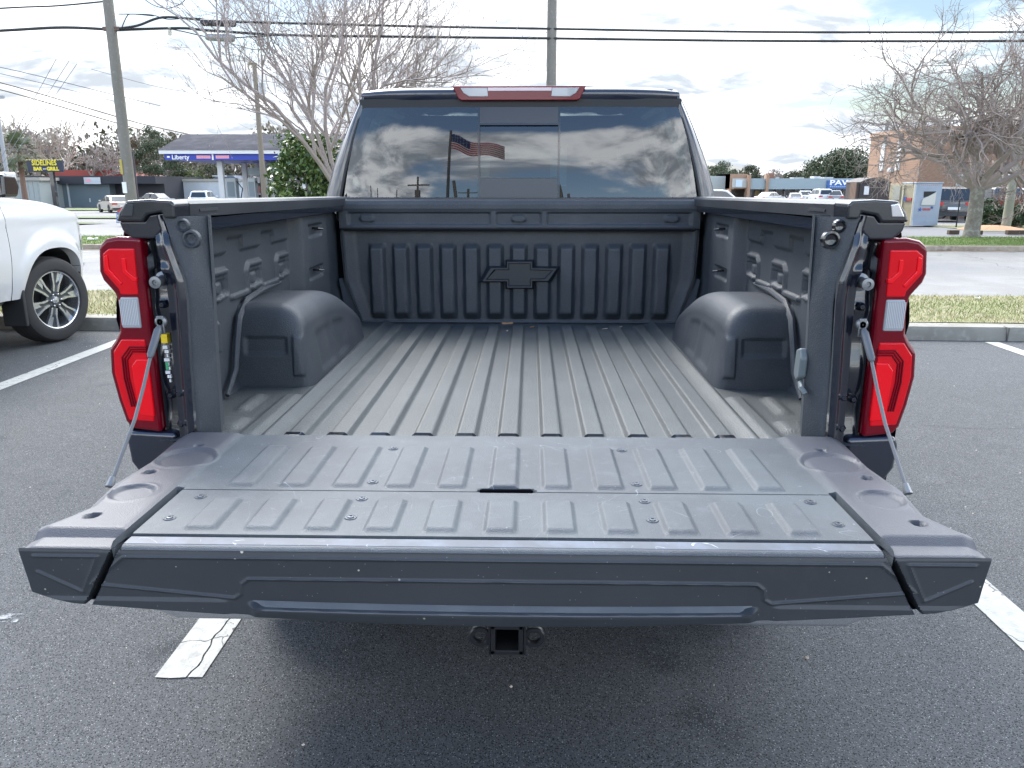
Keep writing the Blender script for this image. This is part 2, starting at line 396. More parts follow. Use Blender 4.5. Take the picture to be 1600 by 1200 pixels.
def pickup_shell(root, P, rear_detail=True, lab=''):
    """outer body of a crew cab pickup, +y forward, tailgate hinge at y=0"""
    def bld(mb, nm, m=P, **k): return mb.build(nm, m, root, **k)
    for sg in (-1, 1):
        mb = MB(); side_panel(mb, .012, 1.835, lambda u: 1.415 + 0 * u, sg, extra=ARCHES); bld(mb, 'bedside', smooth=50)
        mb = MB(); side_panel(mb, 1.85, 2.90, lambda u: 1.385 + 0 * u, sg); d = bld(mb, 'rear_door', smooth=50)
        h = MB(); h.box((sg * 1.012, 2.02, 1.21), (.03, .20, .035)); h.build('door_handle', P, d, bevel=.01)
        mb = MB(); side_panel(mb, 2.907, 4.105, lambda u: 1.385 + .03 * lst(u, 3.6, 4.1), sg); d = bld(mb, 'front_door', smooth=50)
        h = MB(); h.box((sg * 1.012, 3.07, 1.21), (.03, .20, .035)); h.build('door_handle', P, d, bevel=.01)
        mb = MB(); side_panel(mb, 4.112, 5.66, lambda u: Hf(u) - .05, sg, extra=ARCHES); bld(mb, 'front_fender', smooth=50)
        # wheel wells
        for nm, c in (('rear_wheel_well', AX_R), ('front_wheel_well', AX_F)):
            mb = MB(); ys = np.linspace(c - ARCH, c + ARCH, 25)
            mb.grid(ys, np.linspace(0, 1, 5), lambda u, v: (sg * (side_x(u, archz(u, c, ARCH)) - .012 - v * (.5 if c > 2 else .12)), u, archz(u, c, ARCH) + .004))
            bld(mb, nm, MATTEBLK)
        # side glass, pillars
        def strip(z0, z1, yr, yf, m, nm, inset=0., nz=8, ny=6, par=None):
            q = MB(); q.grid(np.linspace(z0, z1, nz), np.linspace(0, 1, ny), lambda u, v: (sg * (cabx(u) - inset), yr(u) + (yf(u) - yr(u)) * v, u))
            return q.build(nm, m, par or root, solid=.0 if 'glass' in nm or 'window' in nm else .05, smooth=50)
        yf = lambda z: np.interp(z, [1.38, 1.93], [4.02, 3.22]); yback = lambda z: yrear(cabx(z), z) + .02
        strip(1.38, 1.88, lambda z: yback(z) , lambda z: np.interp(z, [1.38, 1.88], [2.32, 2.22]), P, 'rear_pillar')
        strip(1.38, 1.88, lambda z: 2.86 + 0 * z, lambda z: 2.97 + 0 * z, GLOSSBLK, 'middle_pillar')
        strip(1.38, 1.90, lambda z: yf(z) - .09, lambda z: yf(z), P, 'windscreen_pillar')
        strip(1.87, 1.965, lambda z: yback(z) + .0, lambda z: yf(z) + .0, P, 'roof_rail')
        strip(1.375, 1.88, lambda z: 2.26 + 0 * z, lambda z: 2.90 + 0 * z, PRIV, 'rear_side_window', .012)
        strip(1.375, 1.88, lambda z: 2.93 + 0 * z, lambda z: yf(z) - .04, SIDEG, 'front_side_window', .012)
        # mirror
        mb = MB(); mb.prism([(3.78, 1.42), (3.98, 1.42), (4.02, 1.51), (3.98, 1.61), (3.80, 1.62)], 'x', sg * 1.05, sg * 1.24); mi = bld(mb, 'door_mirror', GLOSSBLK, bevel=.03, seg=3)
        mb = MB(); mb.b2((sg * .95, 3.86, 1.40), (sg * 1.10, 3.94, 1.49)); mb.build('mirror_arm', MATTEBLK, mi, bevel=.01)
        mb = MB(); mb.b2((sg * 1.07, 3.772, 1.445), (sg * 1.22, 3.782, 1.595)); mb.build('mirror_glass', CHROME, mi)
        mb = MB(); mb.b2((sg * 1.065, 3.86, 1.55), (sg * 1.235, 4.0, 1.632)); mb.build('mirror_cap', P, mi, bevel=.02, seg=3)
        # head lamp
        mb = MB(); ys = np.linspace(5.30, 5.62, 8)
        mb.grid(ys, np.linspace(0, 1, 4), lambda u, v: (sg * (Wf(u) + .004), u, .86 + .16 * v)); bld(mb, 'headlight', CLEARL)
        # mud guard
        mb = MB(); mb.b2((sg * .76, AX_F - ARCH - .03, .24), (sg * .98, AX_F - ARCH + .01, .62)); bld(mb, 'mud_guard', MATTEBLK, bevel=.01)
        mb = MB(); mb.prism([(1.75, .50), (1.75, .40), (3.9, .40), (4.1, .50)], 'x', sg * .80, sg * .90); bld(mb, 'sill', MATTEBLK, bevel=.015)
    # roof
    mb = MB(); mb.grid(np.linspace(-1, 1, 41), np.linspace(0, 1, 20), lambda u, v: (u * .722, 2.02 + 1.22 * v, 1.962 + .018 * (1 - u ** 2) + .012 * np.sin(v * 3.1) + .004 * np.cos(u * 22) * sst(v, 0, .15)))
    bld(mb, 'roof', smooth=50, solid=.02)
    # hood and front
    mb = MB()
    def hood(u, v):   # u along, v across -1..1
        W = Wf(u) - .055 * np.clip((Hf(u) - .05 - .95) / .5, 0, 2) ** 2 + .0; a = np.abs(v)
        z = Hf(u) - .05 + .05 * (1 - a ** 5) ** .8 + .035 * sst(a, 1, 0) + .018 * sst(a, .62, .5) * sst(u, 5.6, 5.2)
        return v * W, u, z
    mb.grid(axis(4.05, 5.66, .05), np.concatenate([[-1, -.995, -.98, -.95], np.linspace(-.9, .9, 37), [.95, .98, .995, 1]]), hood)
    bld(mb, 'hood', smooth=50)
    mb = MB()
    def fas(u, v):
        W = Wf(5.66) ; zt = Hf(5.66); return u * W, 5.66 + .10 * (1 - u * u) * (1 - (v - .5) ** 2), .46 + (zt + .03 - .46) * v
    mb.grid(np.linspace(-1, 1, 21), np.linspace(0, 1, 9), fas); bld(mb, 'grille', MATTEBLK)
    mb = MB(); mb.prism([(-.9, 5.35), (-.62, 5.72), (.62, 5.72), (.9, 5.35), (.8, 5.30), (-.8, 5.30)], 'z', .48, .66); bld(mb, 'front_bumper', CHROME, bevel=.02)
    # windscreen
    mb = MB(); mb.grid(np.linspace(-1, 1, 17), np.linspace(0, 1, 8), lambda u, v: (u * (cabx(1.40 + .54 * v) - .03), 4.03 - .80 * v + .10 * (1 - u * u), 1.39 + .56 * v)); bld(mb, 'windscreen', WSG)
    # chassis mass so that the ground under the truck is shaded
    mb = MB(); mb.b2((-.62, 1.9, .42), (.62, 5.4, .60)); mb.b2((-.45, .1, .50), (.45, 1.9, .66)); mb.tube([(-.8, 1.0, .42), (.8, 1.0, .42)], .06); bld(mb, 'chassis', MATTEBLK)
    mb = MB(); mb.b2((-.88, 1.99, .58), (.88, 4.0, .64)); mb.b2((-.90, 3.95, .6), (.90, 4.02, 1.35)); bld(mb, 'cab_floor', MATTEBLK)
    # seats, visible through the glass
    for (y0, nm) in ((2.12, 'rear_seat'), (3.02, 'front_seat')):
        mb = MB()
        for xc in ((-.5, .0, .5) if y0 < 3 else (-.42, .42)):
            wd = .25 if y0 < 3 else .26
            mb.box((xc, y0 + .06, 1.13 + .06 * (y0 > 3)), (wd * 2, .14, .66), rx=R(-8)); mb.box((xc, y0 + .35, .82), (wd * 2, .55, .14))
            mb.box((xc, y0 + .0, 1.54 + .09 * (y0 > 3)), (.30, .10, .22 + .06 * (y0 > 3))); mb.box((xc, y0 + .0, 1.42), (.10, .03, .10))
            if y0 > 3: bld(mb, nm, MATTEBLK, bevel=.03); mb = MB()
        if y0 < 3: bld(mb, nm, MATTEBLK, bevel=.03)
    mb = MB(); mb.b2((-.88, 3.68, 1.10), (.88, 4.05, 1.385)); bld(mb, 'dashboard', MATTEBLK, bevel=.04)
    mb = MB(); mb.lathe([(.17, -.015), (.19, 0), (.17, .015), (.155, 0), (.17, -.015)], c=(-.42, 3.6, 1.24), ax='y', n=24); bld(mb, 'steering_wheel', MATTEBLK)

# ================================================================ the dark pickup
T = thing('pickup_truck', 'dark navy pickup seen from behind with its tailgate lowered and open empty bed', 'pickup truck', (0, 0, 0))
pickup_shell(T, PAINT)
for sx in (-1, 1):
    wheel(T, sx * .84, AX_R, sx, 0, (RIM, RIMD)); wheel(T, sx * .84, AX_F, sx, 0, (RIM, RIMD))
# ---- bed floor
PIT_ = .1115
def ribh(x, hw0=.021, hw1=.031, lim=.60):
    x = np.asarray(x, float); d = np.abs((x + PIT_ / 2) % PIT_ - PIT_ / 2)
    return lst(d, hw1, hw0) * (np.abs(x) < lim)
xs = [-.905, .905]
for k in range(-6, 7):
    for e in (.016, .021, .0235, .0285, .031, .036): xs += [k * PIT_ - e, k * PIT_ + e]
xs = axis(-.905, .905, .012, *xs)
ys = axis(-.012, 1.80, .03, .0, .012, .02, .03, .045, 1.66, 1.675, 1.69, 1.70, 1.71)
def bumpr(x, y, x0, x1, y0, y1, s=.012): return sst(x, x0 - s, x0 + s * .2) * sst(x, x1 + s, x1 - s * .2) * sst(y, y0 - s, y0 + s * .2) * sst(y, y1 + s, y1 - s * .2)
def floorz(x, y):
    z = .882 + .014 * ribh(x) * sst(y, 1.715, 1.665)
    ax = np.abs(x)
    z = z + .006 * lst(ax, .60, .612)
    for (a, b, c, d) in ((.665, .70, -.1, .42), (.775, .80, .26, .42), (.74, .80, .08, .17), (.63, .64, -.1, 1.8)):
        z = z + .010 * bumpr(ax, y, a, b, c, d)
    z = z - .004 * sst(y, .012, -.004)
    return x, y, z
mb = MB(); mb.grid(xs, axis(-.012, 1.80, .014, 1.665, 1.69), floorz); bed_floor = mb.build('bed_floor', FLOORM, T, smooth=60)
for k in range(-5, 6):
    x = k * PIT_; pts = [(x - .031, .882), (x - .028, .897), (x - .020, .9035), (x + .020, .9035), (x + .028, .897), (x + .031, .882)]
    mb = MB(); mb.prism(pts, 'y', -.012, .016); mb.build('rib_end_shade', GLOSSBLK, T, bevel=.002)  # black blocks paint the shaded hollows at the rib ends
mb = MB(); mb.b2((-.82, -.01, .80), (.82, .0, .872)); mb.b2((-.86, .02, .55), (.86, .05, .86)); mb.build('rear_sill', JAMB, T)
# ---- bulkhead
bx = []
for k in range(-7, 8):
    for e in (.020, .026, .029, .034, .039, .042, .046): bx += [k * PIT_ - e, k * PIT_ + e]
bx = axis(-.835, .835, .012, *bx)
bz = axis(.870, 1.335, .012, .90, .905, .915, .93, .94, 1.225, 1.235, 1.25, 1.262)
def bulk(x, z):
    hw = np.interp(z, [.87, .89, 1.08, 1.30, 1.34], [.745, .752, .815, .825, .825]); X_ = x * hw / .825
    r = ribh(X_, .026, .042, .735) * lst(z, .900, .932) * lst(z, 1.262, 1.235)
    y = 1.804 - .030 * r - .012 * sst(z, .90, .872) - .03 * sst(np.abs(x), .765, .825) + .008 * sst(z, 1.27, 1.33)
    return X_, y, z
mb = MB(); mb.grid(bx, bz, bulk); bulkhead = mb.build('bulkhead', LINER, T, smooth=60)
lx = axis(-.828, .828, .02, *[s * v for s in (-1, 1) for v in (.800, .795, .786, .78, .74, .735, .70, .67, .10, .105, .11, .13, .135)])
lz = axis(1.318, 1.462, .004)
def lip(x, z):
    ax = np.abs(x)
    slot = sst(z, 1.345, 1.352) * sst(z, 1.405, 1.398) * sst(ax, .790, .782)
    divs = np.maximum(sst(x, -.135, -.128) * sst(x, -.098, -.105), sst(x, .098, .105) * sst(x, .135, .128))
    y = 1.742 + .012 * slot * (1 - divs) + .035 * lst(z, 1.334, 1.318) ** 2 - .004 * (1 - slot) * sst(z, 1.41, 1.42) * sst(z, 1.45, 1.44)
    for c in (-.70, 0, .70):
        d = np.maximum(np.abs(x - c) - .018, 0); q = np.hypot(d, z - 1.3755); y = y - .010 * slot * sst(q, .017, .013)
    y = y + .01 * sst(z, 1.452, 1.462)
    return x, y, z
mb = MB(); mb.grid(axis(-.828, .828, .006), lz, lip); mb.grid(axis(-.828, .828, .05), [0, 1], lambda u, v: (u, 1.752 + .12 * v, 1.462 + 0 * v))
mb.grid(axis(-.828, .828, .05), [0, 1], lambda u, v: (u, 1.777 + .03 * v, 1.318 + .012 * v)); mb.build('bulkhead_rail', LINER, T, smooth=60)
mb = MB(); mb.b2((-.79, 1.755, 1.462), (.79, 1.80, 1.468)); mb.b2((-.86, 1.83, 1.36), (.86, 1.88, 1.462)); mb.build('cab_gap_trim', PLAST, T)
mb = MB()         # edge bead of the bulkhead
for s in (-1, 1):
    mb.tube([(s * .818, 1.762, 1.33), (s * .812, 1.762, 1.10), (s * .780, 1.762, 1.0), (s * .742, 1.762, .895)], .006, n=6)
mb.tube([(-.742, 1.774, .891), (.742, 1.774, .891)], .006, n=6)
mb.build('bulkhead_bead', LINER, T)
# badge on the bulkhead
def bow(cx, cz, k, sc=1.):
    P_ = [(-173, -32), (-138, 35), (-60, 35), (-60, 60), (60, 60), (60, 35), (172, 33), (137, -30), (60, -30), (60, -58), (-60, -58), (-60, -32)]
    out = []
    for (a, b) in P_:
        a2 = a - math.copysign(k * (2.3 if abs(a) > 100 else 1.), a); b2 = b - math.copysign(k, b)
        out.append((cx + a2 * .001107 * sc, cz + b2 * .001165 * sc))
    return out
mb = MB()
o1, o2, o3 = bow(.004, 1.117, 0), bow(.004, 1.117, 7), bow(.004, 1.117, 13)
n = len(o1); V = [(x, 1.776, z) for x, z in o1] + [(x, 1.752, z) for x, z in o2] + [(x, 1.752, z) for x, z in o3] + [(x, 1.759, z) for x, z in bow(.004, 1.117, 16)]
F = [(i + a * n, (i + 1) % n + a * n, (i + 1) % n + (a + 1) * n, i + (a + 1) * n) for a in range(3) for i in range(n)] + [[3 * n + i for i in range(n)]]
mb.add(V, F); mb.build('badge', mat('badge black', (.009, .013, .019), .42, bump=(('n', 300, .1, .001),)), bulkhead, smooth=20)
# ---- bed side inner walls
def rbox(y, z, y0, y1, z0, z1, s=.010): return sst(y, y0 - s, y0) * sst(y, y1 + s, y1) * sst(z, z0 - s, z0) * sst(z, z1 + s, z1)
WL = []
for k in range(3):
    y0 = .20 + k * .29
    WL += [[(y0, 1.165 if k == 0 else 1.205), (y0, 1.268), (y0 + .018, 1.286), (y0 + .128, 1.286)], [(y0 + .128, 1.286), (y0 + .128, 1.222), (y0 + .045, 1.212)], [(y0 + .158, 1.205), (y0 + (.29 if k < 2 else .30), 1.205)]]
def wall_lines(y, z):
    y, z = np.broadcast_arrays(y, z); dm = np.full(y.shape, 9.)
    for pl in WL:
        for (a, b), (c, d) in zip(pl[:-1], pl[1:]):
            L2 = (c - a) ** 2 + (d - b) ** 2; t = np.clip(((y - a) * (c - a) + (z - b) * (d - b)) / L2, 0, 1); dm = np.minimum(dm, np.hypot(y - a - t * (c - a), z - b - t * (d - b)))
    return dm
def wallx(y, z):
    x = .895 - .056 * sst(y, 1.145, 1.185) + 0 * z                       # wide behind the opening posts, narrower at the front post
    near = y < 1.15; yf, zf = y, z
    y = np.where(near, (y + 1.905) / 1.08 - 1.905, y); z = np.where(near, 1.525 - (1.525 - z) / 1.08, z)
    x = x + .014 * rbox(y, z, 1.27, 1.47, 1.325, 1.362) + .014 * rbox(y, z, 1.25, 1.45, 1.155, 1.19) + .02 * sst(y, 1.545, 1.57)
    t = (y - .17) % .29                                                  # stepped lower edge of the proud upper plate
    low = sst(t, .295, .285) * sst(t, .155, .165); edge = 1.332 + .040 * low
    inr = sst(yf, 1.14, 1.13)
    x = x - .013 * sst(z, edge - .002, edge + .010) * inr
    d = wall_lines(y, z); x = x - .011 * sst(d, .0105, .0055)
    for k in range(3): x = x + .008 * rbox(y, z, .236 + k * .29, .318 + k * .29, 1.222, 1.262, .004) - .007 * rbox(y, z, .262 + k * .29, .296 + k * .29, 1.228, 1.252, .004)
    x = x - .010 * rbox(y, z, .225, .24, 1.07, 1.15, .006)
    x = x - .016 * sst(zf, .905, .885)
    # narrow towards the front corner
    x = x - .05 * sst(yf, 1.60, 1.78) * sst(zf, 1.12, .92)
    return x
rb2 = lambda x, z, a, b, c, d: sst(x, a - .008, a) * sst(x, b + .008, b) * sst(z, c - .008, c) * sst(z, d + .008, d)
rb1 = lambda p, a, b: sst(p, a - .03, a + .01) * sst(p, b + .03, b - .01)
wy = axis(.02, 1.80, .006); wz = axis(.872, 1.46, .0045)
for s in (-1, 1):
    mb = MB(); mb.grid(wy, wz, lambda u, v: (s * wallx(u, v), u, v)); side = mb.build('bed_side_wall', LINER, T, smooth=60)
    # tie-down hooks
    for (hy, hz) in ((.345, 1.320), (.34, 1.126), (.315, .942), (1.37, 1.348), (1.35, 1.18), (1.50, .985)):
        hx = .070 if hy < 1.1 else .008
        mb = MB(); mb.tube([(s * (.84 + hx), hy - .018, hz + .004), (s * (.815 + hx), hy - .02, hz + .004), (s * (.802 + hx), hy, hz), (s * (.815 + hx), hy + .02, hz - .002), (s * (.84 + hx), hy + .018, hz - .002)], .0045, n=8)
        mb.build('tie_down_hook', STEEL if hy < .5 else GLOSSBLK, side)
    # wheel house: rounded box
    mb = MB()
    uu = np.concatenate([np.linspace(0, .2, 44), np.linspace(.22, 1, 34)]); vv = np.linspace(0, 1, 60)
    def wh(u, v):
        # u: 0..1 along the truck (near end steep, far end a long fall); v: from the wall over the top and down the inner face
        q = np.arcsin(np.clip(u / .2, 0, 1) ** (1 / .42)) / (np.pi / 2); p = np.clip((u - .2) / .8, 0, 1)
        Yn = .535 + .075 * (1 - np.cos(q * np.pi / 2)); hn = np.sin(q * np.pi / 2) ** .42
        Yf = .61 + .86 * p; hf = (1 - np.clip((p - .22) / .78, 0, 1) ** 2.3) ** .62
        Y_ = np.where(u <= .2, Yn, Yf); h = np.where(u <= .2, hn, hf)
        top = .884 + .268 * h
        xi = .648 + .012 * p + .055 * (1 - np.sqrt(np.clip(1 - (1 - q) ** 2, 0, 1))) * (u <= .2) + .05 * sst(p, .9, 1.)
        r = np.minimum(.085, .45 * (top - .884) + .001)
        # perimeter: top flat, arc, inner face
        t1, t2 = .40, .70
        X1 = .900 + (xi + .028 * h + r - .900) * np.clip(v / t1, 0, 1)
        an = np.clip((v - t1) / (t2 - t1), 0, 1) * np.pi / 2
        w3 = np.clip((v - t2) / (1 - t2), 0, 1)
        X_ = X1 - r * np.sin(an) - .028 * h * w3
        Z_ = top - r * (1 - np.cos(an)) - (top - r - .884) * w3
        pad = sst(w3, .1, .2) * sst(w3, .9, .8)
        X_ = X_ + .008 * pad * (rb1(p, .10, .30) + rb1(p, .38, .55))
        e_ = (u < .199); Y_ = Y_ + e_ * (-.008 * rb2(X_, Z_, .678, .706, .93, 1.05) + .008 * rb2(X_, Z_, .735, .86, 1.0, 1.045))
        return s * X_, Y_ + .02 * (1 - q) * (Z_ - .884) * 4 * (u <= .2) * .5, Z_
    mb.grid(uu, vv, wh)
    o = mb.build('wheel_house', LINER, T, smooth=60)
    mb = MB(); mb.tube([(s * .893, 1.04, 1.168), (s * .886, .80, 1.170), (s * .880, .63, 1.158), (s * .877, .545, 1.115), (s * .876, .508, 1.05), (s * .875, .47, .96), (s * .872, .38, .900)], [.006, .010, .011, .011, .011, .010, .007], n=8)
    mb.build('weld_flange', LINER, side)
    # corner fillet at the bulkhead
    mb = MB(); mb.prism([(.88, s * .745), (1.08, s * .825), (.88, s * .825)], 'y', 1.70, 1.79) if False else None
    mb.add([(s * .755, 1.79, .885), (s * .836, 1.79, 1.10), (s * .838, 1.72, 1.10), (s * .80, 1.70, .885)], [(0, 1, 2, 3)]); mb.build('corner_gusset', LINER, side)
    # post at the tailgate opening
    mb = MB()
    pz = axis(.868, 1.452, .012)
    xin = lambda z: np.interp(z, [.87, 1.1, 1.3, 1.37, 1.452], [.762, .756, .748, .746, .744]); xout = lambda z: np.interp(z, [.87, 1.10, 1.25, 1.30, 1.38, 1.44, 1.452], [.806, .798, .790, .793, .815, .829, .832])
    mb.grid(pz, np.linspace(0, 1, 9), lambda u, v: (s * (xin(u) + (xout(u) - xin(u)) * v), -.004 + .05 * (1 - v) ** 2 + .012 * sst(v, .4, .3) * sst(u, 1.2, 1.35), u))
    mb.grid(pz, [0, 1], lambda u, v: (s * (xin(u) + .012 * v), .046 + .05 * v, u))
    mb.grid(pz, [0, 1], lambda u, v: (s * (xin(u) + .012 + .07 * v), .096 + .0 * v, u))
    post = mb.build('opening_post', LINER, T, smooth=60)
    mb = MB(); mb.lathe([(.001, .006), (.012, .004), (.016, -.004), (.021, -.003), (.023, .008)], c=(s * .771, .0, 1.398), ax='y', n=20); mb.lathe([(.001, .003), (.009, .002), (.012, -.004), (.015, -.002), (.017, .006)], c=(s * .788, -.001, 1.43), ax='y', n=20)
    mb.build('grommet', GLOSSBLK if s > 0 else LINER, post)
    # painted jamb
    mb = MB()
    def jam(u, v):   # u=z, v=0..1 outward
        xo = .900; x = xout(u) + .002 + (xo - xout(u)) * v; d = xo - x
        y = -.010 + .045 * sst(v, .42, .52) - .012 * np.exp(-((v - .12) / .10) ** 2) + .010 * sst(u, 1.34, 1.30) * sst(u, 1.22, 1.26) * sst(v, .4, .6) - .006 * sst(v, .9, 1.)
        y = y + .006 * np.sin(u * 34) * sst(v, .5, .6) * sst(v, .95, .85) + .012 * sst(u, 1.38, 1.42) - .01 * np.exp(-((u - 1.325) / .012) ** 2) * sst(v, .15, .3) * sst(v, .75, .6)
        return s * x, y, u
    mb.grid(axis(.80, 1.455, .006), axis(0, 1, .03, .42, .52), jam); jb = mb.build('tailgate_jamb', JAMB, T, smooth=60)
    mb = MB(); mb.lathe([(.022, .012), (.022, .003), (.014, -.0), (.011, -.010), (.0105, -.032), (.0145, -.034), (.0145, -.044), (.007, -.045), (.006, -.040), (.001, -.040)], c=(s * .856, .01, 1.296), ax='y', n=24)
    mb.build('latch_striker', STEEL, jb)
    for (bx_, bz_) in ((.868, 1.235), (.838, 1.01), (.872, 1.00), (.842, .93)):
        mb = MB(); mb.lathe([(.011, .03), (.011, .0), (.006, -.006), (.001, -.006)], c=(s * bx_, -.008 if bx_ < .85 else .016, bz_), ax='y', n=6); mb.build('bolt', JAMB, jb)
    # tailgate cable
    top = Vector((s * .852, -.035, 1.20)); bot = Vector((s * .868, -.318, .885)); d = bot - top
    mb = MB(); mb.lathe([(.015, .0), (.015, -.006), (.010, -.010), (.001, -.010)], c=(top.x, -.03, top.z), ax='y', n=20); mb.b2((top.x - .009, -.032, top.z - .03), (top.x + .009, -.040, top.z + .015))
    cb_ = mb.build('support_cable', STEEL, T, bevel=.002)
    mb = MB(); mb.tube([top + d * .03, top + d * .06, top + d * .22, top + d * .24], [.005, .0095, .0085, .005], n=10); mb.build('cable_sleeve', mat('grey cable sleeve', (.08, .09, .105), .5), cb_)
    mid = top + d * .6 + Vector((0, .012, -.012))
    mb = MB(); mb.tube([top + d * .2, top + d * .4 + Vector((0, .008, -.008)), mid, bot], .0042, n=8); mb.build('steel_cable', mat('plastic-coated cable', (.12, .125, .135), .45, metal=.2), cb_)
    mb = MB(); mb.tube([top + d * .955, top + d * 1.01], [.006, .010], n=8); mb.build('cable_end', STEEL, cb_)
    # tail lamp
    ol = [(.896, 1.402), (.950, 1.404), (.982, 1.398), (1.003, 1.380), (1.009, 1.318), (1.002, 1.296), (.975, 1.262), (.972, 1.225), (.977, 1.170), (.990, 1.148), (1.008, 1.126), (1.013, 1.062), (1.003, .99), (.990, .932), (.975, .912), (.898, .903)]
    mb = MB(); mb.prism([(s * x, z) for x, z in ol], 'y', -.002, .16); lamp = mb.build('tail_light', REDDEEP, T, bevel=.011, seg=4)
    def plate(pts, y0, y1, nm, m, bev=.004): q = MB(); q.prism([(s * x, z) for x, z in pts], 'y', y0, y1); return q.build(nm, m, lamp, bevel=bev, seg=3)
    plate([(.912, 1.375), (.975, 1.375), (.992, 1.362), (.995, 1.318), (.962, 1.275), (.960, 1.262), (.915, 1.262)], -.006, .01, 'upper_reflector', REDLENS)
    plate([(.935, 1.352), (.945, 1.352), (.945, 1.318), (.924, 1.296), (.912, 1.296), (.912, 1.306), (.920, 1.308), (.935, 1.322)], -.010, .01, 'upper_light_guide', REDBRT, .002)
    plate([(.978, 1.36), (.988, 1.355), (.988, 1.322), (.955, 1.285), (.950, 1.292), (.978, 1.325)], -.010, .01, 'upper_light_guide', REDBRT, .002)
    plate([(.917, 1.256), (.962, 1.256), (.966, 1.225), (.966, 1.190), (.965, 1.178), (.917, 1.178)], -.006, .01, 'reversing_lens', CLEARL)
    q = MB()
    for i in range(11): xx = .921 + i * .0041; q.b2((s * xx, -.0075, 1.186), (s * (xx + .0018), -.005, 1.250))
    q.build('lens_ribs', mat('pale lens rib', (.50, .51, .53), .2, coat=1.) if s < 0 else bpy.data.materials['pale lens rib'], lamp)
    plate([(.912, 1.150), (.972, 1.150), (.996, 1.118), (1.000, 1.062), (.990, .992), (.978, .938), (.912, .934)], -.006, .01, 'lower_reflector', REDLENS)
    plate([(.909, 1.100), (.938, 1.100), (.954, 1.080), (.952, 1.04), (.948, .952), (.909, .948)], -.0095, .01, 'brake_reflector', REDBRT)
    q = MB()
    for off in (0, .006, .012):
        gp = [(.909, 1.130 - off), (.952 - off * .5, 1.130 - off), (.974 - off, 1.104 - off * .6), (.975 - off, 1.05), (.965 - off, .975)]
        q.tube([(s * x, -.0075, z) for x, z in gp], .0022, n=6)
    q.build('light_guide', REDDEEP, lamp)
    # bed rail cap
    mb = MB(); prof = [(.800, 1.447), (.798, 1.480), (.806, 1.488), (.86, 1.491), (.925, 1.487), (.938, 1.478), (.942, 1.42), (.935, 1.42), (.93, 1.44), (.81, 1.447)]
    def railp(u, v):
        i = v.astype(int); px_ = np.array([p[0] for p in prof])[i]; pz_ = np.array([p[1] for p in prof])[i]
        slope = -.018 * lst(u, 0, 1.85); return s * (px_ + .0 * u), u, pz_ + slope * np.where(i < 7, 1, .4) + np.where(i == 0, .004 * lst(u, 0, 1.8), 0)
    mb.grid(axis(.075, 1.86, .1), np.arange(len(prof)), railp); rail = mb.build('bed_rail_cap', PLAST, T, smooth=30)
    mb = MB(); mb.b2((s * .7965, .13, 1.459), (s * .7985, .25, 1.466)); mb.b2((s * .797, .12, 1.4475), (s * .806, .24, 1.4495)); mb.build('rail_clip', PLAST, rail)
    mb = MB(); mb.b2((s * .808, .0, 1.41), (s * .93, 1.85, 1.44)); mb.build('rail_support', JAMB, T)
    # corner cap
    mb = MB(); mb.prism([(s * .800, 1.447), (s * .798, 1.480), (s * .806, 1.4895), (s * .86, 1.4925), (s * .915, 1.489), (s * .936, 1.462), (s * .945, 1.440), (s * .880, 1.440), (s * .868, 1.456), (s * .832, 1.462), (s * .828, 1.447)], 'y', -.012, .078)
    mb.build('corner_cap', mat('glossy corner cap', (.016, .018, .022), .22, coat=.4) if s < 0 else bpy.data.materials['glossy corner cap'], T, bevel=.006, seg=3)
    mb = MB(); mb.prism([(s * .828, 1.462), (s * .868, 1.456), (s * .880, 1.441), (s * .944, 1.441), (s * .938, 1.418), (s * .915, 1.398), (s * .860, 1.398), (s * .828, 1.43)], 'y', -.002, .09); mb.build('jamb_corner', JAMB, T, bevel=.006, seg=3)
    mb = MB(); mb.prism([(s * .896, 1.48), (s * .915, 1.483), (s * .932, 1.452), (s * .902, 1.452)], 'y', -.0145, -.010); mb.build('cap_reflector', CHROME if s > 0 else PLAST, T, bevel=.002) 
    # lower bodyside corner below the lamp
    mb = MB(); mb.prism([(s * .862, .902), (s * .985, .908), (s * .996, .88), (s * .992, .82), (s * .965, .775), (s * .86, .765)], 'y', .0, .15); mb.build('lower_corner', PAINT, T, bevel=.014, seg=4)
mb = MB(); mb.prism([(.062, 1.035), (.040, 1.05), (.036, 1.10), (.050, 1.125), (.078, 1.115), (.082, 1.05)], 'x', .738, .758); mb.build('tie_down_cleat', mat('grey cleat', (.10, .12, .13), .45), T, bevel=.006, seg=3)
mb = MB(); mb.tube([(.748, .05, 1.035), (.744, .03, 1.025), (.752, .02, 1.012)], .007, n=8); mb.build('cleat_hook', bpy.data.materials['grey cleat'], T)
# labels on the left jamb
mb = MB(); mb.b2((-.884, .022, 1.135), (-.868, .05, 1.158)); mb.build('warning_label', YEL, T)
mb = MB()
for i in range(9):
    z = 1.128 - i * .011; mb.b2((-.883 + .004 * (i % 3), .024, z - .008), (-.871 + .002 * (i % 2), .05, z))
mb.build('printed_label', WHT, T)
mb = MB(); mb.b2((-.880, .023, 1.065), (-.873, .045, 1.085)); mb.build('label_mark', mat('green red label ink', (.05, .35, .15), .5), T)
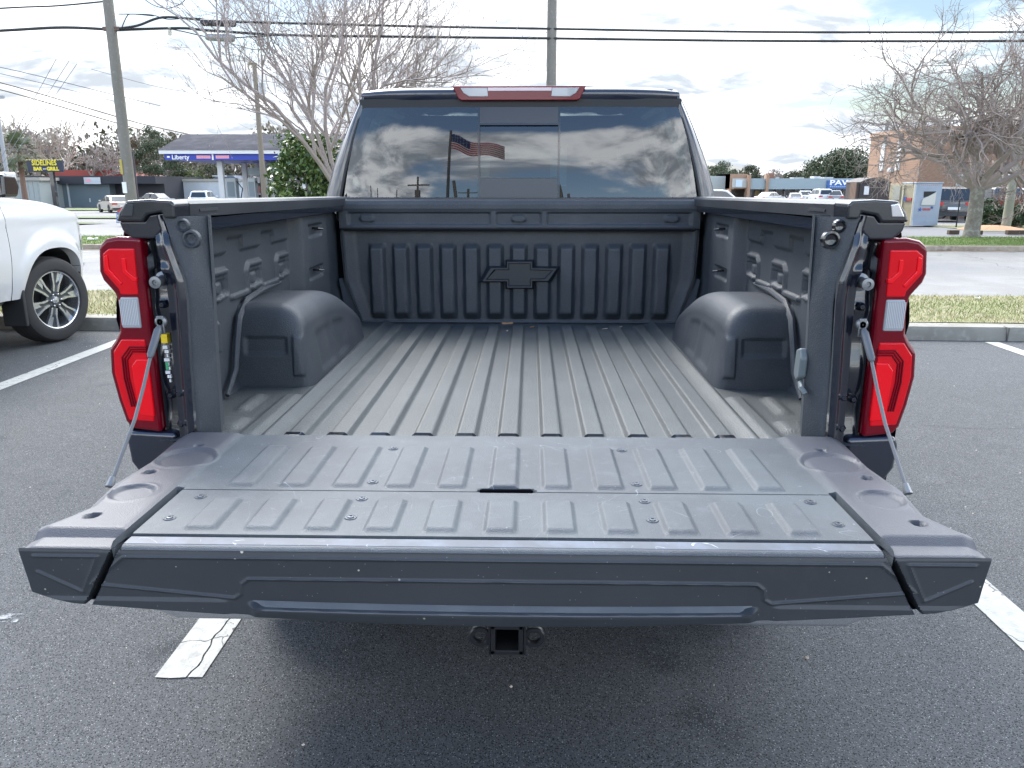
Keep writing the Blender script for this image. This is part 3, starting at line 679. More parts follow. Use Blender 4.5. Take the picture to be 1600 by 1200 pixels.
# bumper and hitch
mb = MB(); mb.prism([(-.98, .10), (-.96, -.06), (-.86, -.11), (.86, -.11), (.96, -.06), (.98, .10)], 'z', .426, .60); mb.build('rear_bumper', CHROME, T, bevel=.015, seg=3)
mb = MB(); mb.prism([(-.98, .12), (-.90, -.095), (.90, -.095), (.98, .12)], 'z', .60, .63); mb.build('bumper_step', PLAST, T, bevel=.01)
HI = mat('hitch black paint', (.010, .011, .014), .4, bump=(('n', 80, .2, .002),))
mb = MB()
zc, yh = .418, -.17
for (a, b) in (((-.041, zc - .041), (.041, zc - .029)), ((-.041, zc + .029), (.041, zc + .041)), ((-.041, zc - .041), (-.029, zc + .041)), ((.029, zc - .041), (.041, zc + .041))):
    mb.b2((a[0], yh, a[1]), (b[0], .25, b[1]))
mb.b2((-.0465, yh + .004, zc - .0455), (-.0415, yh + .03, zc + .0455)); mb.b2((.0415, yh + .004, zc - .0455), (.048, yh + .03, zc + .0455)); mb.b2((-.0415, yh + .004, zc - .0455), (.0415, yh + .03, zc - .0415)); mb.b2((-.0415, yh + .004, zc + .0415), (.0415, yh + .03, zc + .0455)); mb.b2((-.029, .05, zc - .03), (.029, .06, zc + .03)); hitch = mb.build('trailer_hitch', HI, T, bevel=.004)
mb = MB(); mb.tube([(-.7, .15, .45), (.7, .15, .45)], .04, n=12); mb.build('cross_tube', HI, hitch)
for s in (-1, 1):
    mb = MB(); cc_ = (s * .068, -.15, .418); mb.lathe([(.015, -.006), (.017, -.009), (.026, -.009), (.029, -.005), (.029, .005), (.026, .009), (.017, .009), (.015, .006), (.015, -.006)], c=cc_, ax='y', n=28)
    mb.b2((s * .038, -.156, .395), (s * .052, -.144, .441)); mb.build('chain_loop', HI, hitch)
# ---- rear of the cab
def ring_pts():
    inner = [(-.862, 1.465), (-.833, 1.60), (-.797, 1.74), (-.760, 1.868), (-.745, 1.880)]
    return inner
zl = np.linspace(1.39, 1.93, 28)
win_x = lambda z: np.interp(z, [1.465, 1.60, 1.74, 1.868, 1.882], [.862, .832, .793, .753, .742])
mb = MB()
for s in (-1, 1):
    mb.grid(zl, np.linspace(0, 1, 8), lambda u, v: (s * (win_x(u) + .0 + (cabx(u) - win_x(u)) * v), yrear(win_x(u) + (cabx(u) - win_x(u)) * v, u) + .028 * v ** 4 - .006 * np.sin(np.pi * v), u))
mb.grid(np.linspace(-1, 1, 31), np.linspace(1.39, 1.468, 4), lambda u, v: (u * win_x(1.465), yrear(u * .86, v), v))
mb.build('cab_rear_panel', PAINT, T, smooth=50)
# spoiler lip above the glass
mb = MB(); mb.grid(np.linspace(-1, 1, 61), np.linspace(0, 1, 12), lambda u, v: (u * (.758 - .04 * v ** 2), 1.972 - .012 * np.sin(v * 3) + .085 * v ** 3 + .05 * np.abs(u) ** 6, 1.912 + .062 * np.sin(v * np.pi / 2) - .008 * np.abs(u) ** 8 * v))
mb.build('roof_spoiler', PAINT, T, smooth=50)
mb = MB(); mb.grid(np.linspace(-1, 1, 41), np.linspace(0, 1, 3), lambda u, v: (u * (.762 - .006 * v), 1.972 + .03 * v + .05 * np.abs(u) ** 6 - (1 - v) * .0, 1.912 - .004 * v)); mb.grid(np.linspace(-1, 1, 41), np.linspace(0, 1, 3), lambda u, v: (u * .762, yrear(u * .75, 1.9) - .004 + 0 * v, 1.874 + .045 * v)); mb.build('spoiler_underside', MATTEBLK, T)
# third brake light
mb = MB(); mb.prism([(-.314, 1.972), (.308, 1.972), (.282, 1.915), (.268, 1.908), (-.272, 1.908), (-.287, 1.915)], 'y', 1.948, 1.99); cb3 = mb.build('high_brake_light', REDDEEP, T, bevel=.004)
for s in (-1, 1):
    mb = MB(); mb.prism([(s * .278, 1.964), (s * .150, 1.964), (s * .148, 1.924), (s * .235, 1.924), (s * .262, 1.940)], 'y', 1.9445, 1.955); mb.build('cargo_lamp_lens', CLEARL, cb3, bevel=.003)
mb = MB(); mb.b2((-.148, 1.9445, 1.950), (.148, 1.955, 1.964)); mb.build('brake_light_bar', mat('pinkish clear lens', (.5, .40, .44), .2, coat=1.), cb3)
# rear window
def wgrid(x0, x1, z0, z1, off, nx=12, nz=12, clip=True):
    q = MB()
    def fn(u, v):
        lim = win_x(v) - .001; X_ = u
        if clip and abs(x0) > .5: X_ = x1 + (u - x1) / (x0 - x1) * (-lim - x1)
        if clip and abs(x1) > .5: X_ = x0 + (u - x0) / (x1 - x0) * (lim - x0)
        return X_, yrear(X_, v) + off, v
    q.grid(np.linspace(x0, x1, nx), np.linspace(z0, z1, nz), fn); return q
rw = wgrid(-.862, -.196, 1.467, 1.880, -.003, 30, 30).build('rear_window', PRIV, T, smooth=180)
wgrid(.190, .862, 1.467, 1.880, -.003, 30, 30).build('fixed_pane', PRIV, rw, smooth=180)
wgrid(-.188, .183, 1.560, 1.800, .006, 12, 12).build('sliding_pane', PRIV, rw, smooth=180)
COVER = mat('smoked cover panel', (.030, .034, .042), .30, bump=(('n', 300, .05, .001),))
wgrid(-.196, .190, 1.806, 1.880, -.006, 12, 5).build('upper_cover', COVER, rw)
wgrid(-.196, .190, 1.467, 1.556, -.006, 12, 5).build('lower_cover', COVER, rw)
mb = MB()
for (x0, x1, z0, z1) in ((-.197, -.187, 1.467, 1.88), (.182, .191, 1.467, 1.88), (-.19, .185, 1.798, 1.807), (-.19, .185, 1.555, 1.561)):
    q = wgrid(x0, x1, z0, z1, -.0075, 3, 9); mb.add(q.v[0], q.f)
mb.build('window_divider', GLOSSBLK, rw)
mb = MB()       # black seal round the glass
for s in (-1, 1): mb.tube([(s * (win_x(z) + .004), float(yrear(.8, z)) - .002, z) for z in np.linspace(1.46, 1.885, 14)], .0065, n=6)
mb.tube([(x, float(yrear(x, 1.463)) - .002, 1.463) for x in np.linspace(-.862, .862, 20)], .006, n=6)
mb.build('window_seal', MATTEBLK, T)

# ================================================================ tailgate
ZT = .905
SCREWM = mat('dull screw metal', (.09, .10, .115), .4, metal=.5)
def xedge(y): return np.interp(y, [-.66, -.645, -.575, -.555, -.49, -.36, -.22, -.06, 0], [.852, .856, .858, .845, .816, .832, .820, .830, .826])
def remap(x, y):
    ax = np.abs(x); e = xedge(y); return np.sign(x) * np.where(ax > .70, .70 + (ax - .70) * (e - .70) / .13, ax)
tx = [0, .66, .667, .672, .674, .676, .688, .690, .692, .698, .705, .83, .8295, .825, .82, .815]
for k in range(-5, 6):
    for e in (.018, .0225, .026, .0305, .034): tx += [abs(k * PIT_ + e), abs(k * PIT_ - e)]
tx = axis(-.83, .83, .005, *tx, *[-v for v in tx])
ty = axis(-.648, -.018, .005, -.386, -.387, -.389, -.390, -.383, -.393, -.375, -.6015, -.603, -.606, -.6045, -.612, -.618, -.624, -.63, -.64, -.645)
def tgz(xo, y):
    x = xo; ax = np.abs(x)
    z = ZT + 0 * x
    fr = sst(ax, .672, .705); near = sst(y, -.37, -.40)
    # outboard frame stands a touch proud
    z = z + .006 * fr
    # raised bars
    d = np.abs((x + PIT_ / 2) % PIT_ - PIT_ / 2); inb = (ax < .60)
    bar = lst(d, .0325, .0235) * inb
    z = z + .0078 * bar * (lst(y, -.590, -.578) * lst(y, -.437, -.447) + lst(y, -.374, -.362) * lst(y, -.108, -.120))
    # inner gate seam and side slots
    z = z - .006 * ((y < -.3865) & (y > -.3895) & (ax < .676))
    slot = lst(ax, .6745, .677) * lst(ax, .6895, .687) * lst(y, -.380, -.384)
    z = z - .045 * slot
    # edge line: dark gap then bright strip (centre), chamfer (outboard)
    z = z - .030 * ((y < -.6015) & (y > -.6055) & (ax < .676)) - .004 * (y < -.603) * (ax < .676)
    z = z - (.014 * lst(y, -.588, -.606)) * (ax > .69)
    z = z - .007 * lst(y, -.636, -.648) ** 2
    z = z - .007 * sst(ax, .812, .83)
    # latch slot
    q = np.hypot(np.maximum(np.abs(x - .006) - .052, 0), (y + .381)); z = z - .022 * sst(q, .010, .006)
    for (cx, cyy, r, dp) in ((.745, -.206, .066, .007), (.765, -.42, .045, .007)):
        q = np.hypot(np.abs(remap(x, y)) - cx, y - cyy); z = z - dp * sst(q, r, r - .007) + .002 * np.exp(-((q - r - .003) / .004) ** 2)
    for (cx, cyy, r, dp) in ((.783, -.537, .0135, .02), (.784, -.303, .0125, .02), (.751, -.124, .012, .012)):
        q = np.hypot(np.abs(remap(x, y)) - cx, y - cyy); z = z - dp * sst(q, r, r - .005)
    return z
mb = MB(); mb.grid(tx, ty, lambda u, v: (remap(u, v), v, tgz(u, v)), keep=lambda u, v: (np.abs(u) < .69))
tg = mb.build('tailgate', TGTOP, T, smooth=50)
mb = MB(); mb.grid(tx, ty, lambda u, v: (remap(u, v), v, tgz(u, v)), keep=lambda u, v: (np.abs(u) >= .69))
mb.build('side_frame', TGSIDE, tg, smooth=50)
mb = MB(); mb.grid(axis(-.6735, .6735, .02), [-.6435, -.636, -.608], lambda u, v: (u, v, ZT - .0032 - .006 * lst(v, -.636, -.6435))); mb.build('edge_strip', TGSTRIP, tg)
# faces of the upper edge (vertical now that the gate is down)
zbot = lambda x: np.interp(np.abs(x), [0, .2, .45, .6, .75, .83], [.744, .748, .761, .771, .783, .803])
RP = [[(-.668, .884), (.668, .884)], [(-.668, .884), (-.735, .829)], [(.668, .884), (.735, .829)], [(-.735, .829), (-.476, .803)], [(.735, .829), (.484, .804)], [(-.476, .803), (-.464, .812), (-.460, .832), (-.448, .842)], [(.484, .804), (.472, .812), (.468, .832), (.456, .842)], [(-.448, .842), (.456, .842)],
      [(-.830, .884), (-.715, .884), (-.752, .812), (-.828, .852), ], [(.830, .884), (.715, .884), (.752, .812), (.828, .852)]]
def pld(x, z):
    dm = np.full(x.shape, 9.)
    for pl in RP:
        for (a, b), (c, d) in zip(pl[:-1], pl[1:]):
            L2 = (c - a) ** 2 + (d - b) ** 2; t = np.clip(((x - a) * (c - a) + (z - b) * (d - b)) / L2, 0, 1); dm = np.minimum(dm, np.hypot(x - a - t * (c - a), z - b - t * (d - b)))
    return dm
def face(u, v):   # u = x, v = 0 top .. 1 bottom
    zt_ = .8965 + .0015 * sst(np.abs(u), .67, .70); z = zt_ + (zbot(u) - zt_) * v
    X_ = u * (.856 / .83)
    X_ = u * (.856 / .83) - np.sign(u) * .010 * v * sst(np.abs(u), .80, .83)
    y = -.6515 + .006 * v - .002 * sst(v, 0, .06)
    y = y + .030 * lst(v, .93, 1.0) ** 2
    dl = pld(X_, z); y = y - .0035 * np.exp(-(dl / .0028) ** 2)
    # light ledge across the middle
    xl = np.abs(X_ - .004); inl = sst(xl, .462, .440)
    zl_ = .790 - .006 * (1 - (X_ / .45) ** 2); y = y + .003 * lst(z, .842, .836) * lst(z, zl_ - .001, zl_ + .007) * inl - .013 * lst(z, zl_ + .006, zl_ - .001) * lst(z, zl_ - .045, zl_ - .008) * inl
    y = y - .004 * lst(z, .803, .796) * sst(np.abs(X_), .48, .50) * lst(X_, -.9, .9) ** 0
    xs_ = np.interp(z, [.78, .897], [.749, .682]); g = np.abs(np.abs(X_) - xs_); y = y + .05 * lst(g, .0065, .0045)
    return X_, y, z
fx = axis(-.83, .83, .0028); mb = MB(); mb.grid(fx, np.linspace(0, 1, 120), face); mb.build('upper_edge_face', TGFACE, tg, smooth=50)
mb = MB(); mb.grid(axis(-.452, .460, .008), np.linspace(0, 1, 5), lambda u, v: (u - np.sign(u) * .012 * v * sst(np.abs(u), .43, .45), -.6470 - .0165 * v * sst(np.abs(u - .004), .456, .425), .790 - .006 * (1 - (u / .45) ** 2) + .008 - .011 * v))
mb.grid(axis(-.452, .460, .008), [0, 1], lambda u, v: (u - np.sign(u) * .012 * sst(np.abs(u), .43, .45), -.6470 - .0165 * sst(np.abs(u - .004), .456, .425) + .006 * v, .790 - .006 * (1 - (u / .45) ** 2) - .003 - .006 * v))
mb.build('grip_ledge', mat('lit ledge plastic', (.095, .10, .108), .62, bump=(('n', 500, .15, .0006),), var=((12, (.12, .125, .13), .4, .7),)), tg, smooth=40)  # ledge colour lightened to paint in the light it catches
mb = MB()      # outer skin underneath and the two ends
zskin = lambda x, y: (zbot(x) + .004) + (.800 - zbot(x)) * sst(y, -.62, -.30)
mb.grid(axis(-.83, .83, .03), axis(-.632, -.03, .04), lambda u, v: (remap(u, v) * .995, v, zskin(u, v))); mb.build('outer_skin', PAINT, tg, smooth=60)
for s in (-1, 1):
    mb = MB(); mb.grid(axis(-.644, -.02, .008), np.linspace(0, 1, 6), lambda u, v: (s * (xedge(u) - .004 * np.abs(v - .3) * 0 - .006 * v ** 2), u, tgz(np.full(u.shape, s * .83), u) * (1 - v) + zskin(np.full(u.shape, .83), u) * v)); mb.build('side_edge', TGSIDE, tg, smooth=60)
mb = MB(); mb.grid(axis(-.82, .82, .05), [0, 1], lambda u, v: (u, -.018 + 0 * v, ZT - .09 * v)); mb.build('hinge_edge', PLAST, tg)
mb = MB(); mb.prism([(-.046, -.3865), (.058, -.3865), (.062, -.381), (.056, -.3755), (-.044, -.3755), (-.050, -.381)], 'z', ZT - .006, ZT + .0012); mb.build('release_slot_shade', mat('slot shade black', (.002, .002, .003), .9, spec=0.), tg)  # black infill paints the dark depth of the slot
for s in (-1, 1):
    for (cx, cyy) in ((.636, -.534), (.620, -.428), (.289, -.523), (.287, -.431), (.283, -.338), (.276, -.119)):
        mb = MB(); c = (s * cx, cyy, ZT + .0005)
        mb.lathe([(.0120, .0), (.0112, .0014), (.0098, .0014), (.009, .0004), (.0068, .0004), (.006, .0028), (.003, .0032), (.0026, .0015), (.0005, .0015)], c=c, ax='z', n=20)
        mb.build('screw', SCREWM, tg)
# ================================================================ ground and street
def sheet(name, x0, x1, y0, y1, z, m, nx=2, ny=2, slope=False, step=None, lab=None, skew=0.):
    mb = MB(); xs_ = np.linspace(x0, x1, nx); ys_ = np.linspace(y0, y1, ny)
    tv = np.vectorize(terr)
    mb.grid(xs_, ys_, lambda u, v: (u, v + skew * u, (tv(v) if slope else 0 * v) + z))
    o = mb.build(name, m, None, recalc=False, smooth=0); o['kind'] = 'structure'; return o
ROADM = mat('worn grey road surface', (.152, .147, .140), .8, bump=(('v', 60, .4, .004),), var=((1.2, (.19, .188, .182), .4, .7), (.25, (.125, .125, .128), .45, .7, 9.)), specks=((70, .3, (.28, .28, .27), .3),), cracks=(.35, .003, (.06, .06, .06)))
LOTM = mat('far asphalt lot', (.10, .10, .105), .8, var=((.15, (.15, .148, .145), .4, .7),))
KERBM = mat('weathered concrete kerb', (.225, .215, .185), .85, bump=(('n', 60, .3, .004), ('v', 150, .3, .002)), var=((1.5, (.165, .155, .13), .4, .7), (.5, (.13, .12, .10), .55, .7, 9.), (14, (.28, .27, .25), .5, .8, 4.)))
PAINTW = mat('worn white line paint', (.35, .35, .33), .7, var=((20, (.26, .26, .245), .45, .7), (2, (.29, .29, .275), .4, .7, 3.)), bump=(('v', 95, .5, .004),), alpha_noise=(22, .27, .36), cracks=(2.2, .006, (.04, .04, .045)))
DIRTM = mat('dirt gutter', (.13, .10, .075), .9, bump=(('n', 30, .5, .02),), var=((3, (.22, .17, .12), .4, .7),))
mb = MB()     # one sheet to the horizon
gx = np.concatenate([[-2500, -600, -200], np.linspace(-80, 80, 17), [200, 600, 2500]]); gy = np.concatenate([[-2500, -500, -100, -30], np.arange(-20, 27, 4), np.arange(27, 70, 4), [80, 120, 300, 800, 2500]])
mb.grid(gx, gy, lambda u, v: (u, v, np.vectorize(terr)(v) - .02)); g = mb.build('ground', LOTM, None, recalc=False, smooth=0); g['kind'] = 'structure'
sheet('parking_lot', -24, 24, -22, 6.9, 0, ASPH)
SK = -.040
def kerb(name, x0, x1, yc, w_, h, sk, m=KERBM):
    mb = MB(); n = 40; P_ = [(0, -.02), (.012, h * .75), (.035, h), (w_, h), (w_, -.02)]
    mb.grid(np.linspace(x0, x1, n), np.arange(5), lambda u, v: (u, yc + sk * u + np.array([p[0] for p in P_])[v.astype(int)], np.array([p[1] for p in P_])[v.astype(int)]))
    o = mb.build(name, m, None, recalc=False, smooth=50); o['kind'] = 'structure'; return o
kerb('kerb', -24, 24, 6.12, .26, .135, SK)
mb = MB()
for xj in np.arange(-22.6, 24, 3.05): mb.b2((xj, 6.105 + SK * xj, .0), (xj + .012, 6.2 + SK * xj, .139))
o = mb.build('kerb_joint', mat('kerb joint grey', (.10, .10, .095), .9), None); o['kind'] = 'structure'
VERGE = mat('dry lawn soil', (.22, .20, .11), .9, bump=(('n', 45, .6, .02),), var=((2.2, (.15, .16, .055), .4, .68), (.7, (.20, .17, .10), .45, .7, 6.), (40, (.30, .27, .17), .5, .7, 2.)))
GREEN = mat('green lawn soil', (.075, .115, .022), .9, bump=(('n', 40, .6, .02),), var=((.8, (.12, .15, .04), .45, .72), (5, (.17, .17, .07), .55, .8, 3.)))
sheet('near_verge', -26, 26, 6.37, 8.45, .133, VERGE, 30, 6, skew=SK * .6)
sheet('road', -60, 60, 8.2, 17.6, .006, ROADM, 2, 2)
o = sheet('dirt_edge', -60, 60, 16.75, 17.02, .010, DIRTM)
kerb('far_kerb', -60, 60, 17.02, .22, .12, .0, mat('stained far kerb', (.28, .23, .17), .9, var=((1.1, (.16, .12, .09), .4, .65), (6, (.35, .30, .24), .45, .7)), bump=(('n', 20, .4, .01),)))
# far verge: green strip with a driveway gap on the left
sheet('far_verge', -60, 60, 17.24, 20.4, .125, GREEN, 40, 6)
sheet('driveway', -60, 60, 20.4, 27.0, .05, LOTM, 4, 3)
sheet('car_park', -90, 90, 27.0, 75, .03, LOTM, 6, 14, slope=True)
sheet('green_island', -24, -17.8, 29.0, 31.5, .10, GREEN, 4, 3, slope=True)
sheet('green_strip', -45, -20.5, 70, 76, .10, GREEN, 4, 3, slope=True)
sheet('green_patch', -29.5, -19, 40, 43.4, .10, GREEN, 4, 3, slope=True)
# painted bay lines
def line(x0, x1, y0, y1, lab):
    mb = MB(); mb.grid(axis(x0, x1, .05), axis(y0, y1, .3), lambda u, v: (u, v, .004 + 0 * u)); o = mb.build('parking_line', PAINTW, None, recalc=False, smooth=0)
    o['kind'] = 'structure'
mb = MB(); mb.grid(np.linspace(0, 1, 3), axis(.247, 5.9, .03), lambda u, v: (-1.137 + u * (.104 + .006 * np.sin(v * 23) + .004 * np.sin(v * 61 + 1)), v + .004 * np.sin(u * 9), .004 + 0 * u))
mb.grid(np.linspace(0, 1, 3), axis(.250, 5.9, .03), lambda u, v: (-.985 - u * (.042 - .006 * np.sin(v * 23) - .004 * np.sin(v * 61 + 1)), v, .004 + 0 * u)); o = mb.build('parking_line', PAINTW, None, recalc=False, smooth=0); o['kind'] = 'structure'
line(1.725, 1.875, .25, 5.98, ''); line(-4.15, -4.0, .25, 6.05, ''); line(4.60, 4.74, .25, 5.86, ''); line(-7.1, -6.95, .25, 6.1, '')
# grass blades on the two verges
def blades(name, n, x0, x1, y0, y1, z, h, w_, cols, skew=0., thin=None):
    x = rng.uniform(x0, x1, n); y = rng.uniform(y0, y1, n); 
    y = y + skew * x; a = rng.uniform(0, 2 * np.pi, n); hh = h * rng.uniform(.4, 1.1, n); le = rng.normal(0, .5, (n, 2)) * hh[:, None]
    dx, dy = np.cos(a) * w_, np.sin(a) * w_
    V = np.stack([np.stack([x - dx, y - dy, np.full(n, z)], 1), np.stack([x + dx, y + dy, np.full(n, z)], 1), np.stack([x + le[:, 0], y + le[:, 1], z + hh], 1)], 1).reshape(-1, 3)
    me = bpy.data.meshes.new(name); me.vertices.add(3 * n); me.vertices.foreach_set('co', V.ravel()); me.loops.add(3 * n); me.loops.foreach_set('vertex_index', np.arange(3 * n, dtype=np.int32)); me.polygons.add(n)
    me.polygons.foreach_set('loop_start', np.arange(0, 3 * n, 3, dtype=np.int32)); me.update()
    for c in cols: me.materials.append(c)
    k = (np.sin(x * 1.1 + 2) * np.cos(y * 2.3 + x * .4) * .35 + rng.uniform(0, 1, n)); idx = np.clip((k * len(cols)).astype(int), 0, len(cols) - 1)
    me.polygons.foreach_set('material_index', idx.astype(np.int32)); me.validate(); o = bpy.data.objects.new(name, me); link(o); return o
gd = [mat('straw grass', (.40, .35, .20), .8), mat('dry grass', (.33, .31, .15), .8), mat('faded green grass', (.20, .24, .07), .8), mat('green grass', (.13, .19, .04), .8)]
gg = [gd[2], mat('lush grass', (.11, .21, .025), .8), mat('lush grass light', (.16, .26, .04), .8), gd[3]]
tag(blades('dry_grass', 60000, -9, 11, 6.36, 8.42, .13, .045, .004, gd, SK * .6), 'dry yellow green grass of the verge between kerb and road', 'grass', kind='stuff')
tag(blades('green_grass', 60000, -22, 24, 17.24, 20.35, .12, .055, .008, gg), 'bright green grass of the strip on the far side of the road', 'grass', kind='stuff')
for seed_, pts in ((1, [(-1.9, 1.2), (-2.1, 1.8), (-1.95, 2.5), (-2.3, 3.1), (-2.9, 3.4)]), (2, [(1.3, 2.9), (2.3, 3.05), (3.4, 2.95), (4.6, 3.1)]), (3, [(-3.3, 2.6), (-3.0, 3.3), (-3.1, 4.1)])):
    r_ = random.Random(seed_); P_ = []
    for (a, b), (c, d) in zip(pts[:-1], pts[1:]):
        for k in range(9): t = k / 9; P_.append((a + (c - a) * t + r_.uniform(-.02, .02), b + (d - b) * t + r_.uniform(-.02, .02)))
    mb = MB(); V = []
    for i, (a, b) in enumerate(P_): w_ = r_.uniform(.0015, .005) * math.sin(math.pi * (i + .5) / len(P_)) + .0005; V += [(a - w_, b - w_ * .5, .003), (a + w_, b + w_ * .5, .003)]
    mb.add(V, [(2 * i, 2 * i + 1, 2 * i + 3, 2 * i + 2) for i in range(len(P_) - 1)]); o = mb.build('asphalt_crack', MATTEBLK, None, recalc=False, smooth=0); o['kind'] = 'structure'
# litter, leaves
def scrap(name, lab, cat, loc, size, m, seed, rz=0):
    r_ = random.Random(seed); mb = MB(); n = 9; pts = [(math.cos(2 * math.pi * i / n) * size[0] * r_.uniform(.6, 1), math.sin(2 * math.pi * i / n) * size[1] * r_.uniform(.6, 1)) for i in range(n)]
    V = [(loc[0] + a * math.cos(rz) - b * math.sin(rz), loc[1] + a * math.sin(rz) + b * math.cos(rz), loc[2] + size[2] * r_.uniform(.3, 1)) for a, b in pts] + [(loc[0], loc[1], loc[2] + size[2] * .2)]
    V2 = [(x, y, loc[2]) for x, y, z in V[:-1]] ; mb.add(V + V2, [(i, (i + 1) % n, n) for i in range(n)] + [(i, (i + 1) % n, n + 1 + (i + 1) % n, n + 1 + i) for i in range(n)])
    o = mb.build(name, m, None, org=loc); tag(o, lab, cat); return o
LITTER = mat('white paper litter', (.75, .75, .72), .7); LEAF = mat('dry leaf', (.32, .17, .08), .7); PALE = mat('pale wood chip', (.50, .42, .28), .7)
scrap('paper_litter', 'crumpled white paper lying on the green strip across the road', 'litter', tuple(at(146, 373, 18.6)[:2]) + (.14,), (.16, .12, .06), LITTER, 3)
scrap('paper_litter', 'small white scrap on the dry verge right of the pickup', 'litter', tuple(at(1526, 475, 7.9)[:2]) + (.16,), (.035, .03, .02), LITTER, 4)
for i, (px, py, a, sz, m, lab) in enumerate(((793, 510, .2, (.030, .012, .008), LEAF, 'curled brown leaf on the bed floor near the middle of the bulkhead'), (831, 512, 1., (.020, .006, .006), LEAF, 'small reddish leaf bit on the bed floor just right of the curled leaf'), (600, 512, .3, (.012, .008, .006), LEAF, 'tiny brown crumb on the bed floor near the left wheel house'),
      (944, 510, .7, (.022, .003, .003), PALE, 'pale straw bit on the bed floor, left one of the right-hand pair'), (967, 510, 1.1, (.018, .003, .003), PALE, 'pale straw bit on the bed floor, right one of the right-hand pair'), (794, 525, 1.4, (.009, .003, .003), PALE, 'tiny pale chip on the bed floor nearer than the leaves'))):
    p = at(px, py, 1.70 - .06 * (i == 5)); z_ = .897 if i in (0, 4, 5) else .884
    scrap('leaf_bit' if m == LEAF else 'straw_bit', lab, 'leaf' if m == LEAF else 'straw', (p.x, 1.69 - .05 * i / 3 - .1 * (i == 5), z_), sz, m, i, a)
STONE = mat('pale stone', (.45, .38, .32), .8)
scrap('pebble', 'small tan pebble on the asphalt below the right end of the tailgate', 'pebble', (at(1347, 1004, .4).x * 0 + .98, .40, .002), (.008, .007, .010), STONE, 8)
mb = MB(); mb.grid(np.linspace(-.05, .05, 5), np.linspace(-.03, .03, 4), lambda u, v: (u - 1.83 + .01 * np.sin(v * 90), v + .585, .003 + 0 * u)); 
tag(mb.build('paint_smudge', mat('white smudge', (.20, .215, .23), .7, alpha_noise=(18, .45, .62)), None, org=(-1.83, .585, .003)), 'faint white smudge on the asphalt left of the pickup', 'stain')

mb = MB(); r_ = random.Random(3)
for i in range(220):
    x, y = r_.uniform(-5, 5), r_.uniform(-.4, 5.9); q = r_.uniform(.002, .006); V = [(x + q * r_.uniform(.6, 1.2) * a, y + q * r_.uniform(.6, 1.2) * b, .001 + q * c) for a, b, c in ((1, 0, 0), (0, 1, 0), (-1, 0, 0), (0, -1, 0), (.3, .2, .9))]
    mb.add(V, [(0, 1, 4), (1, 2, 4), (2, 3, 4), (3, 0, 4)])
tag(mb.build('scattered_grit', STONE, None, recalc=False, smooth=0, org=(0, 2, 0)), 'tiny pale grit scattered over the asphalt', 'grit', kind='stuff')
# ================================================================ white pickup in the next bay
WP = mat('white paint', (.52, .53, .54), .25, coat=1.)
WT = thing('white_pickup', 'white crew cab pickup parked in the left bay with its front wheel turned', 'pickup truck', (0, 0, 0), local=True)
pickup_shell(WT, WP)
for sx in (-1, 1):
    wheel(WT, sx * .84, AX_R, sx, 0, (RIM, RIMD)); wheel(WT, sx * .865, AX_F, sx, R(-14), (RIM, RIMD))
mb = MB(); mb.b2((-.98, .0, .6), (.98, .06, 1.40)); mb.build('tailgate', WP, WT, bevel=.02)
mb = MB(); mb.b2((-.95, .03, .86), (.95, 1.84, .9)); mb.build('bed_floor', LINER, WT)
mb = MB(); mb.grid(np.linspace(-.90, .90, 9), np.linspace(1.40, 1.93, 9), lambda u, v: (u * cabx(v) / .93, yrear(u, v), v)); mb.build('cab_rear_panel', GLOSSBLK, WT)
# amber side marker and chrome bits on the fender corner
mb = MB(); mb.grid(np.linspace(5.20, 5.42, 6), [0, 1], lambda u, v: (Wf(u) + .006, u, .70 + .03 * v)); mb.build('side_trim', CHROME, WT)
mb = MB(); mb.grid(np.linspace(5.24, 5.36, 5), [0, 1], lambda u, v: (Wf(u) - .02, u, 1.135 + .04 * v)); mb.build('side_marker', mat('amber lens', (.7, .25, .03), .2, coat=1.), WT)
WT.location = (-5.63, .985, 0)
